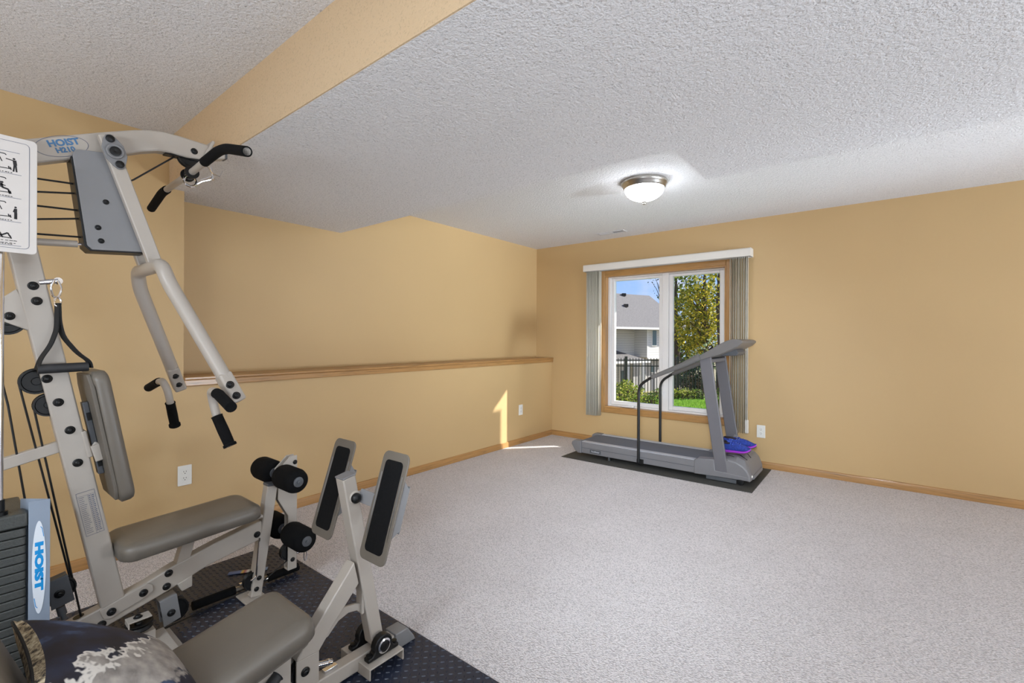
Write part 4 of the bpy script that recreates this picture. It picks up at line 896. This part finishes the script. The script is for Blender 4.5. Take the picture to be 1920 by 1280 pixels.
TAGM = NT('printed_lanyard'); v_ = TAGM.co((1, 1, 1), 'Generated')
sx_ = TAGM.n('ShaderNodeSeparateXYZ'); TAGM.l(v_, sx_.inputs[0])
TAGM.l(TAGM.ramp(sx_.outputs['Y'], [(0, lin((86, 104, 150))), (.30, lin((92, 112, 160))), (.36, lin((214, 184, 84))), (.42, lin((176, 92, 96))), (.50, lin((226, 226, 224))), (.58, lin((56, 60, 84))), (.68, lin((222, 222, 220))), (.78, lin((110, 130, 160))), (1, lin((120, 140, 168)))]), TAGM.b.inputs['Base Color'])
TAGM = TAGM.done(); TAGM.node_tree.nodes  # printed strip along its length
tg = thing('printed_tag', (-2.66, .96, .012), 'small blue printed tag lying on the mat behind the gym beam', 'tag')
M = frame((-2.668, .962, .013), V((.843, -.55, 0)), V((.55, .843, 0)), (0, 0, 1))
obj('tag_strip', MB().box(-.015, .015, -.092, .092, .0, .004), TAGM, tg, bevel=.001)
tg.children[0].location = (0, 0, .001); tg.rotation_euler = (0, 0, -math.atan2(.55, .843))
obj('brass_clip', MB().tube([(-.004, .092, .004), (-.006, .105, .006), (0, .116, .006), (.006, .105, .006), (.004, .092, .004)], .002, 6), simple('brass', (196, 160, 70), .3, metal=1), tg)
tg.children[1].location = (0, .104, .002)

# ------------------------------------------------------------------ pillow on the leg press
def pillow_mat():
    t = NT('printed_pillow_fabric'); vec = t.co()
    n0 = t.noise(vec, 7, 4, .6); nm_ = t.n('ShaderNodeMath', operation='MULTIPLY_ADD'); t.l(n0, nm_.inputs[0]); nm_.inputs[1].default_value = .45; nm_.inputs[2].default_value = .28; n1 = nm_.outputs[0]; n2 = t.noise(vec, 11, 4)
    sep = t.n('ShaderNodeSeparateXYZ'); t.l(vec, sep.inputs[0])
    blue = t.ramp(n2, [(.40, lin((28, 25, 34))), (.58, lin((34, 38, 58))), (.78, lin((92, 116, 158)))])
    grey = t.ramp(t.noise(vec, 24, 4), [(.3, lin((118, 112, 108))), (.7, lin((176, 168, 160)))])
    # the grey figure runs across one half of the face, with a pale outline
    ad = t.n('ShaderNodeMath', operation='MULTIPLY_ADD'); t.l(sep.outputs['X'], ad.inputs[0]); ad.inputs[1].default_value = -1.0; t.l(n1, ad.inputs[2])
    ab = t.n('ShaderNodeMath', operation='MULTIPLY_ADD'); t.l(sep.outputs['Y'], ab.inputs[0]); ab.inputs[1].default_value = .9; t.l(ad.outputs[0], ab.inputs[2])
    fm = t.ramp(ab.outputs[0], [(.515, g(0)), (.527, g(1)), (.72, g(1)), (.735, g(0))])
    ed = t.ramp(ab.outputs[0], [(.508, g(0)), (.516, g(1)), (.527, g(1)), (.535, g(0))])
    m1 = t.n('ShaderNodeMix', data_type='RGBA'); t.l(fm, m1.inputs['Factor']); t.l(blue, m1.inputs[6]); t.l(grey, m1.inputs[7])
    m2 = t.n('ShaderNodeMix', data_type='RGBA'); t.l(ed, m2.inputs['Factor']); t.l(m1.outputs[2], m2.inputs[6]); m2.inputs[7].default_value = lin((214, 208, 200))
    t.l(m2.outputs[2], t.b.inputs['Base Color']); t.b.inputs['Roughness'].default_value = .7
    t.bump(t.noise(vec, 300, 2), .1, .001); return t.done()
BARKP = NT('bark_printed_border'); _v = BARKP.co((1, 1, 1))
BARKP.l(BARKP.ramp(BARKP.noise(_v, 55, 5, .7), [(.38, lin((24, 20, 18))), (.46, lin((120, 104, 82))), (.56, lin((176, 160, 130))), (.68, lin((206, 194, 168)))]), BARKP.b.inputs['Base Color']); BARKP.b.inputs['Roughness'].default_value = .8; BARKP = BARKP.done()
PIL = pillow_mat()
pl = thing('throw_pillow', (XP, .25, .33), 'dark blue printed throw pillow with bark patterned edge lying on the leg press seat', 'pillow')

def pillow_mb(w, h, th, n=22, border=.045):
    body, edge = MB(), MB()
    def P(u, v, sd):
        k = max(0.0, (1 - abs(u) ** 2.4) * (1 - abs(v) ** 2.4)) ** .5
        return (u * w / 2 * (1 - .07 * (1 - v * v)), v * h / 2 * (1 - .07 * (1 - u * u)), sd * th * k + .004 * sd)
    for sd in (1, -1):
        vs = [P(2 * i / n - 1, 2 * j / n - 1, sd) for j in range(n + 1) for i in range(n + 1)]
        fs = [[], []]
        for j in range(n):
            for i in range(n):
                q = [j * (n + 1) + i, j * (n + 1) + i + 1, (j + 1) * (n + 1) + i + 1, (j + 1) * (n + 1) + i]
                if sd < 0: q = q[::-1]
                fs[1 if min(i, j, n - 1 - i, n - 1 - j) < 1 or sd < 0 else 0].append(q)
        body.add(vs, fs[0]); edge.add(vs, fs[1])
    return body, edge
PMX = frame((XP, .272, .408), (1, 0, 0), (0, .785, -.62), (0, -.62, -.785)); PMX = frame((XP, .288, .411), (-1, 0, 0), (0, .81, -.586), (0, .586, .81))
for nm, mbx, mt_ in zip(('cover', 'border'), pillow_mb(.39, .39, .058, 40), (PIL, BARKP)):
    used = sorted({i for f in mbx.f for i in f}); mp_ = {k: i for i, k in enumerate(used)}
    me = bpy.data.meshes.new(nm); me.from_pydata([mbx.v[k] for k in used], [], [[mp_[i] for i in f] for f in mbx.f]); me.materials.append(mt_)
    me.polygons.foreach_set('use_smooth', [True] * len(me.polygons))
    o = bpy.data.objects.new(nm, me); COL.objects.link(o); o.parent = pl; o.matrix_local = Matrix.Translation(-WL[pl.name]) @ PMX
mb = MB(); prev = None
rim = [(-1, t) for t in [k / 10 - 1 for k in range(20)]] + [(t, 1) for t in [k / 10 - 1 for k in range(20)]] + [(1, -t) for t in [k / 10 - 1 for k in range(20)]] + [(-t, -1) for t in [k / 10 - 1 for k in range(20)]]
mb.tube([(u * .195 * (1 - .07 * (1 - v * v)), v * .195 * (1 - .07 * (1 - u * u)), 0) for u, v in rim], .0035, 6, closed=True)
me = mesh_of(mb, 'piping', STRAP); o = bpy.data.objects.new('piping', me); COL.objects.link(o); o.parent = pl; o.matrix_local = Matrix.Translation(-WL[pl.name]) @ PMX

# ------------------------------------------------------------------ outdoors
def ray(px, py): return CF + CR * ((px - 960) / FPX) - CU * ((py - HZ) / FPX)
CAMO = V((0, 0, CAMH))
def at(px, py, t): return CAMO + ray(px, py) * t
FL = V((CF.x, CF.y, 0)); RL = V((CR.x, CR.y, 0)).normalized()
def loc(u, t, z): return V((FL.x * t + RL.x * u, FL.y * t + RL.y * u, z))      # u sideways, t away from the house
def hgt(t):
    if t < 6: return -.12
    if t < 14.6: return -.12 - .43 * (t - 6) / 8.6
    if t < 37: return -.55 - 2.5 * (t - 14.6) / 22.4
    return -3.05
ys = [5.4, 7, 9, 11, 13, 15, 18, 22, 28, 37, 60, 90]; xs_ = [-40, -20, -10, -5, 0, 5, 10, 20, 40]
def lx(t, u): return u * (t / 20 + .6)
mb = MB(); vs = [loc(lx(t, u), t, hgt(t)) for t in ys for u in xs_]; nx = len(xs_)
fs = [(j * nx + i, j * nx + i + 1, (j + 1) * nx + i + 1, (j + 1) * nx + i) for j in range(len(ys) - 1) for i in range(nx - 1)]
gmb = MB().add(vs, fs); gv = [v for v in gmb.v]
# keep the lawn outside the house wall
gmb.v = [(x, max(y, D + .165) if True else y, z) for x, y, z in gv]
near_f = [f for f in gmb.f if f[0] // nx < 5]; far_f = [f for f in gmb.f if f[0] // nx >= 5]
for nm_, fl_, mt_ in (('lawn_ground', near_f, LAWN), ('ground_beyond_fence', far_f, DRYG)):
    me = bpy.data.meshes.new(nm_); me.from_pydata([V(v) for v in gmb.v], [], fl_); me.materials.append(mt_)
    o = bpy.data.objects.new(nm_, me); link(o, None, (0, 0, 0)); struct(o)
mb = MB()
for k in range(9000):
    t = random.uniform(8.5, 12.9); u = random.uniform(.305, .44) * t; p = loc(u, t, hgt(t)); a = random.uniform(0, 6.28); h = random.uniform(.03, .075); w = random.uniform(.006, .012)
    d = V((math.cos(a) * w, math.sin(a) * w, 0)); l = V((random.uniform(-.02, .02), random.uniform(-.02, .02), h))
    mb.add([p - d, p + d, p + l], [(0, 1, 2)])
tag(obj('lawn_grass', mb, GRASSB, smooth=0), 'short bright green lawn grass outside the window', 'grass', kind='stuff')
# black picket fence
FT = 14.4
u0, u1 = (1120 - 960) / FPX * FT, (1420 - 960) / FPX * FT
fz0, fz1 = hgt(FT), hgt(FT) + 1.22
fn = thing('picket_fence', loc((u0 + u1) / 2, FT, fz0), 'black metal picket fence crossing the yard beyond the lawn', 'fence')
xdir = RL
for pxx in (1174, 1271, 1369):
    u = (pxx - 960) / FPX * FT
    obj('post', MB().bar(loc(u, FT, fz0), loc(u, FT, fz1 + .03), .075, .075, xdir), FENCEM, fn, bevel=.004)
for z in (fz1 - .09, fz1 - .27, fz0 + .10): obj('rail', MB().bar(loc(u0, FT, z), loc(u1, FT, z), .03, .035, (0, 0, 1)), FENCEM, fn, smooth=0)
pk = MB().bar((0, 0, .04), (0, 0, 1.17), .02, .02, xdir).lathe([(.014, 1.17), (.0, 1.215)], (0, 0, 0), (0, 0, 1), 4)
PKM = mesh_of(pk, 'picket', FENCEM, 20)
for k in range(int((u1 - u0) / .093)): inst('picket', PKM, loc(u0 + k * .093, FT, fz0), fn)
# neighbouring house
HT = 37.0
def hu(px, t=HT): return (px - 960) / FPX * t
def hz_(py, t=HT): return CAMH - (py - HZ) / FPX * t
hs = thing('neighbour_house', loc(hu(1200), HT + 4, -3.05), 'two storey pale sided house with grey shingle roof seen through the window', 'house')
hb = MB()
HU0, HTH = hu(1215), R(30)
def hl(u, t, z):
    du, dt = (u - HU0) / math.cos(HTH), t - HT
    q = loc(HU0, HT, z) + (RL * math.cos(HTH) + FL * math.sin(HTH)) * du + (FL * math.cos(HTH) - RL * math.sin(HTH)) * dt
    return q
def hbox(mb, px0, px1, t0, t1, z0, z1):
    a, b = hu(px0), hu(px1)
    c = [hl(a, t0, 0), hl(b, t0, 0), hl(b, t1, 0), hl(a, t1, 0)]
    return mb.add([(p.x, p.y, z0) for p in c] + [(p.x, p.y, z1) for p in c], [(0, 3, 2, 1), (4, 5, 6, 7), (0, 1, 5, 4), (1, 2, 6, 5), (2, 3, 7, 6), (3, 0, 4, 7)])
ez = 2.15
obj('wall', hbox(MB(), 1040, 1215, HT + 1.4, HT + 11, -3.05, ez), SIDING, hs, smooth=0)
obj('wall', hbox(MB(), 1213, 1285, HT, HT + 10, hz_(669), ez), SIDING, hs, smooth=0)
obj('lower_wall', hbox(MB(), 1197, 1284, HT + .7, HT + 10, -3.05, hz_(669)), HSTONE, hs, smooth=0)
obj('corner_board', hbox(MB(), 1279, 1285.6, HT - .03, HT, -3.05, ez), HTRIM, hs, smooth=0); obj('corner_board', hbox(MB(), 1212.5, 1214.5, HT - .03, HT, hz_(669), ez), HTRIM, hs, smooth=0)
obj('band_board', hbox(MB(), 1213, 1285, HT - .05, HT, hz_(672), hz_(668.5)), HTRIM, hs, smooth=0)
# hipped roof
e0, e1 = hu(1000), hu(1301)
tE, tB, tR = HT - .6, HT + 8.4, HT + 3.9; zR = 5.25
A, B, C_, D_ = hl(e0, tE, ez), hl(e1, tE, ez), hl(e1, tB, ez), hl(e0, tB, ez); E1, E0 = hl(e1, tR, zR), hl(e0, tR, zR)
dn = V((0, 0, -.16))
obj('roof', MB().add([A, B, C_, D_, E0, E1, A + dn, B + dn, C_ + dn, D_ + dn], [(0, 1, 5, 4), (1, 2, 5), (2, 3, 4, 5), (3, 0, 4), (6, 9, 8, 7), (0, 6, 7, 1), (1, 7, 8, 2), (2, 8, 9, 3), (3, 9, 6, 0)]), SHINGLE, hs, smooth=0)
obj('gutter', MB().bar(hl(e0, tE - .06, ez - .07), hl(e1, tE - .06, ez - .07), .16, .12, (0, 0, 1)), HTRIM, hs, smooth=0)
obj('downspout', MB().tube([hl(hu(1294), tE, ez - .1), hl(hu(1284), HT - .08, ez - .55), hl(hu(1284), HT - .08, -2.9)], .05, 8), HTRIM, hs)
for (px_, fr) in ((1172, .93), (1174, .58)):
    tt = tE + (tR - tE) * fr; zz = ez + (zR - ez) * fr; uu = (px_ - 960) / FPX * tt + (tt - HT) * .5 - .15
    p = hl(uu, tt, zz + .1); obj('roof_vent', MB().bar(p - V((0, 0, .12)), p + V((0, 0, .12)), .35, .3, RL), FENCEM, hs, bevel=.02)
def hwin(px0, px1, py0, py1, t, trim=1.2):
    f = obj('window', hbox(MB(), px0 - trim, px1 + trim, t - .06, t, hz_(py1 + trim, t), hz_(py0 - trim, t)), HTRIM, hs, smooth=0)
    obj('pane', hbox(MB(), px0, px1, t - .075, t - .06, hz_(py1, t), hz_(py0, t)), HGLASS, f, smooth=0)
hwin(1224, 1233, 618, 646, HT); hwin(1211, 1222, 687, 718, HT + .7); hwin(1236, 1244, 686, 697, HT + .7); hwin(1260, 1273, 683, 700, HT + .7)
hwin(1181, 1188, 692, 722, HT + 1.4)
# small porch with hipped roof, fascia and posts
pz = hz_(673); A, B, C_, D_ = [hl(hu(a), t, pz) for a, t in ((1060, HT - 1.6), (1187, HT - 1.6), (1187, HT + 1.4), (1060, HT + 1.4))]
T0, T1 = hl(hu(1060), HT + 1.4, hz_(656)), hl(hu(1172), HT + 1.4, hz_(656))
obj('porch_roof', MB().add([A, B, C_, D_, T0, T1], [(0, 1, 5, 4), (1, 2, 5), (2, 3, 4, 5), (3, 0, 4), (0, 3, 2, 1)]), SHINGLE, hs, smooth=0)
obj('porch_fascia', MB().bar(hl(hu(1060), HT - 1.62, pz - .06), hl(hu(1187), HT - 1.62, pz - .06), .14, .06, (0, 0, 1)).bar(hl(hu(1187), HT - 1.6, pz - .06), hl(hu(1187), HT + 1.4, pz - .06), .14, .06, (0, 0, 1)), HTRIM, hs, smooth=0)
for px_ in (1142, 1171): obj('porch_post', MB().bar(hl(hu(px_), HT - 1.5, -3.05), hl(hu(px_), HT - 1.5, pz - .1), .26, .26, RL), HTRIM, hs, bevel=.02)

def leaves(mb, c, rad, n, size, squash=1.0, hollow=.55):
    for _ in range(n):
        d = V((random.gauss(0, 1), random.gauss(0, 1), random.gauss(0, 1))).normalized() * (random.uniform(hollow, 1) ** .6)
        p = V(c) + V((d.x * rad, d.y * rad, d.z * rad * squash))
        nn = V((random.gauss(0, 1), random.gauss(0, 1), random.gauss(.5, 1))).normalized(); u = nn.orthogonal().normalized(); w = nn.cross(u)
        a = random.uniform(0, 6.28); u, w = u * math.cos(a) + w * math.sin(a), w * math.cos(a) - u * math.sin(a); s = size * random.uniform(.6, 1.3)
        mb.add([p - u * s, p - w * s * .55, p + u * s, p + w * s * .55], [(0, 1, 2, 3)])
def tree(name, label, px, t, base, top, trunk_r, blobs, mat, n, size, group=None, lean=0):
    u = (px - 960) / FPX * t; b = loc(u, t, base)
    tr = thing(name, b, label, 'tree', group)
    tp = loc(u + lean, t, top)
    obj('trunk', MB().tube([b, b.lerp(tp, .35) + RL * .05, b.lerp(tp, .7) - RL * .06, tp], [trunk_r, trunk_r * .8, trunk_r * .55, trunk_r * .2], 10), BARK, tr)
    mb, br = MB(), MB()
    for (bx, by, bt, br_) in blobs:                       # blob: pixel, distance, radius in metres
        c = at(bx, by, t + bt); leaves(mb, c, br_, int(n * br_ ** 2), size)
        q = b.lerp(tp, min(.95, max(.25, (c.z - b.z) / max(.1, tp.z - b.z) - .15)))
        br.tube([q, q.lerp(c, .5) + V((0, 0, .12)), c], [trunk_r * .35, trunk_r * .22, trunk_r * .08], 6)
    obj('branches', br, BARK, tr); tag(obj('foliage', mb, mat, tr, smooth=0), kind='stuff')
    return tr
tree('maple_tree', 'tall yellow green maple filling the right window pane', 1322, 22, -1.4, 5.2, .16,
     [(1300, 575, 0, 1.0), (1322, 560, 1, 1.0), (1335, 600, 0, 1.0), (1305, 610, .5, 1.0), (1312, 535, 0, .7), (1318, 518, .4, .5), (1340, 570, 0, .9), (1290, 600, -.3, .7), (1330, 630, 0, 1.0), (1305, 640, 0, .8), (1292, 560, 0, .5), (1300, 548, 0, .5), (1320, 580, .8, 1.1), (1300, 625, .8, 1.0), (1338, 640, .5, .9), (1316, 655, .5, .9)], LEAF_Y, 520, .08)
tree('maple_tree', 'slim pale yellow tree at the right edge of the window view', 1349, 17, -.9, 4.2, .13,
     [(1352, 530, 0, .45), (1355, 560, 0, .5), (1350, 512, 0, .4), (1354, 590, 0, .5), (1340, 505, 0, .3), (1362, 620, 0, .6)], LEAF_Y, 420, .07)
tree('oak_tree', 'dark green tree standing behind the house corner', 1268, 27, -2.0, 5.6, .2,
     [(1268, 520, 0, 1.0), (1280, 545, 0, 1.1), (1266, 560, .5, 1.0), (1272, 590, 0, 1.0), (1290, 620, 0, 1.1), (1262, 500, 0, .8), (1300, 650, 0, 1.1), (1284, 655, 0, .9)], LEAF_G, 200, .12)
tree('oak_tree', 'bare limbed tree with a few leaves above the house roof', 1240, 24, -1.8, 5.0, .07,
     [(1228, 520, 0, .35), (1232, 532, 0, .3), (1222, 528, 0, .25), (1233, 545, 0, .25)], LEAF_D, 110, .06)
tree('spruce_tree', 'dark conifer behind the fence under the maple', 1290, 30, -2.6, 2.0, .2,
     [(1283, 650, 0, 1.2), (1300, 665, 0, 1.2), (1288, 685, 0, 1.3), (1310, 690, 0, .9), (1275, 690, 0, .8)], LEAF_D, 220, .12)
tree('spruce_tree', 'pale blue green shrub tree rising behind the treadmill handrail', 1322, 18, -1.0, .9, .08,
     [(1316, 668, 0, .4), (1326, 678, 0, .45), (1312, 684, 0, .35), (1350, 660, 0, .7), (1345, 690, 0, .6), (1355, 720, 0, .6)], leaf_mat('pale_leaf', [(0, lin((76, 102, 70))), (1, lin((168, 182, 146)))]), 420, .06)
def bush(name, label, blobs, mat, n, size, group=None, base=None):
    c0 = at(*blobs[0][:3]); b = V((c0.x, c0.y, hgt(blobs[0][2])))
    t = thing(name, b, label, 'bush', group); mb, st = MB(), MB()
    for (bx, by, tt, r) in blobs:
        c = at(bx, by, tt); leaves(mb, c, r, int(n * r * r), size, 1.0, .35)
        for k in range(4): st.tube([V((c.x + random.uniform(-r, r) * .2, c.y + random.uniform(-r, r) * .2, hgt(tt) - .02)), c + V((random.uniform(-r, r) * .5, random.uniform(-r, r) * .5, r * .4))], .012, 5)
    obj('stems', st, BARK, t); tag(obj('foliage', mb, mat, t, smooth=0), kind='stuff'); return t
bush('shrub', 'rounded yellow green shrub outside the left window pane', [(1178, 738, 9.5, .26), (1162, 746, 9.4, .24), (1195, 742, 9.6, .22), (1174, 722, 9.7, .16), (1208, 750, 9.4, .14), (1188, 755, 9.2, .2), (1160, 728, 9.8, .16), (1156, 758, 9.2, .2)], LEAF_B, 6500, .026)
bush('shrub', 'small dark green shrub beside the yellow green one', [(1223, 746, 9.0, .13), (1219, 754, 8.9, .13), (1226, 756, 8.8, .11)], LEAF_G, 6500, .025)
for k, (px_, lb) in enumerate(((1266, 'low leafy hedge clump at the left of the lawn border'), (1286, 'low leafy hedge clump in the middle of the lawn border'), (1306, 'low leafy hedge clump at the right of the lawn border'))):
    bush('hedge_clump', lb, [(px_ - 5, 738, 13.4, .16), (px_ + 5, 739, 13.4, .15), (px_, 735, 13.6, .14), (px_ + 12, 741, 13.3, .13)], LEAF_B if k < 2 else LEAF_G, 4200, .03)
bush('shrub', 'low brownish shrub between the window sashes beyond the lawn', [(1232, 738, 13.2, .16), (1240, 741, 13.2, .14)], LEAF_G, 4200, .03)
bush('shrub', 'dark leafy shrub at the right end of the lawn', [(1350, 745, 8.6, .14), (1347, 758, 8.5, .13), (1354, 764, 8.4, .12), (1352, 735, 8.7, .10)], LEAF_G, 7000, .026)
bush('shrub', 'round dark clipped shrub behind the fence', [(1309, 705, 17, .42), (1312, 716, 17, .36), (1305, 717, 17, .3)], LEAF_D, 1500, .05)
bush('shrub', 'broad dark shrub behind the fence near the house corner', [(1282, 722, 18, .36), (1292, 716, 19, .4), (1276, 712, 20, .4)], LEAF_D, 1100, .06)
pr = obj('garden_pillar', MB().bar(loc(hu(1297, 24), 24, -2.3), loc(hu(1297, 24), 24, -.75), .26, .26, RL).bar(loc(hu(1297, 24), 24, -.76), loc(hu(1297, 24), 24, -.66), .34, .34, RL), BRICKM, bevel=.02)
tag(pr, 'short brick garden pillar glimpsed behind the fence', 'pillar')
# unseen wall and slab added to block the sun from most of the window
struct(obj('sun_block_wall', MB().box(-1.12, 3.2, D + .165, 6.50, -.3, 2.62), SIDING, smooth=0, recentre=False))
struct(obj('sun_block_slab', MB().box(-3.9, 3.2, D - .1, 6.34, 2.60, 2.75), HTRIM, smooth=0, recentre=False))
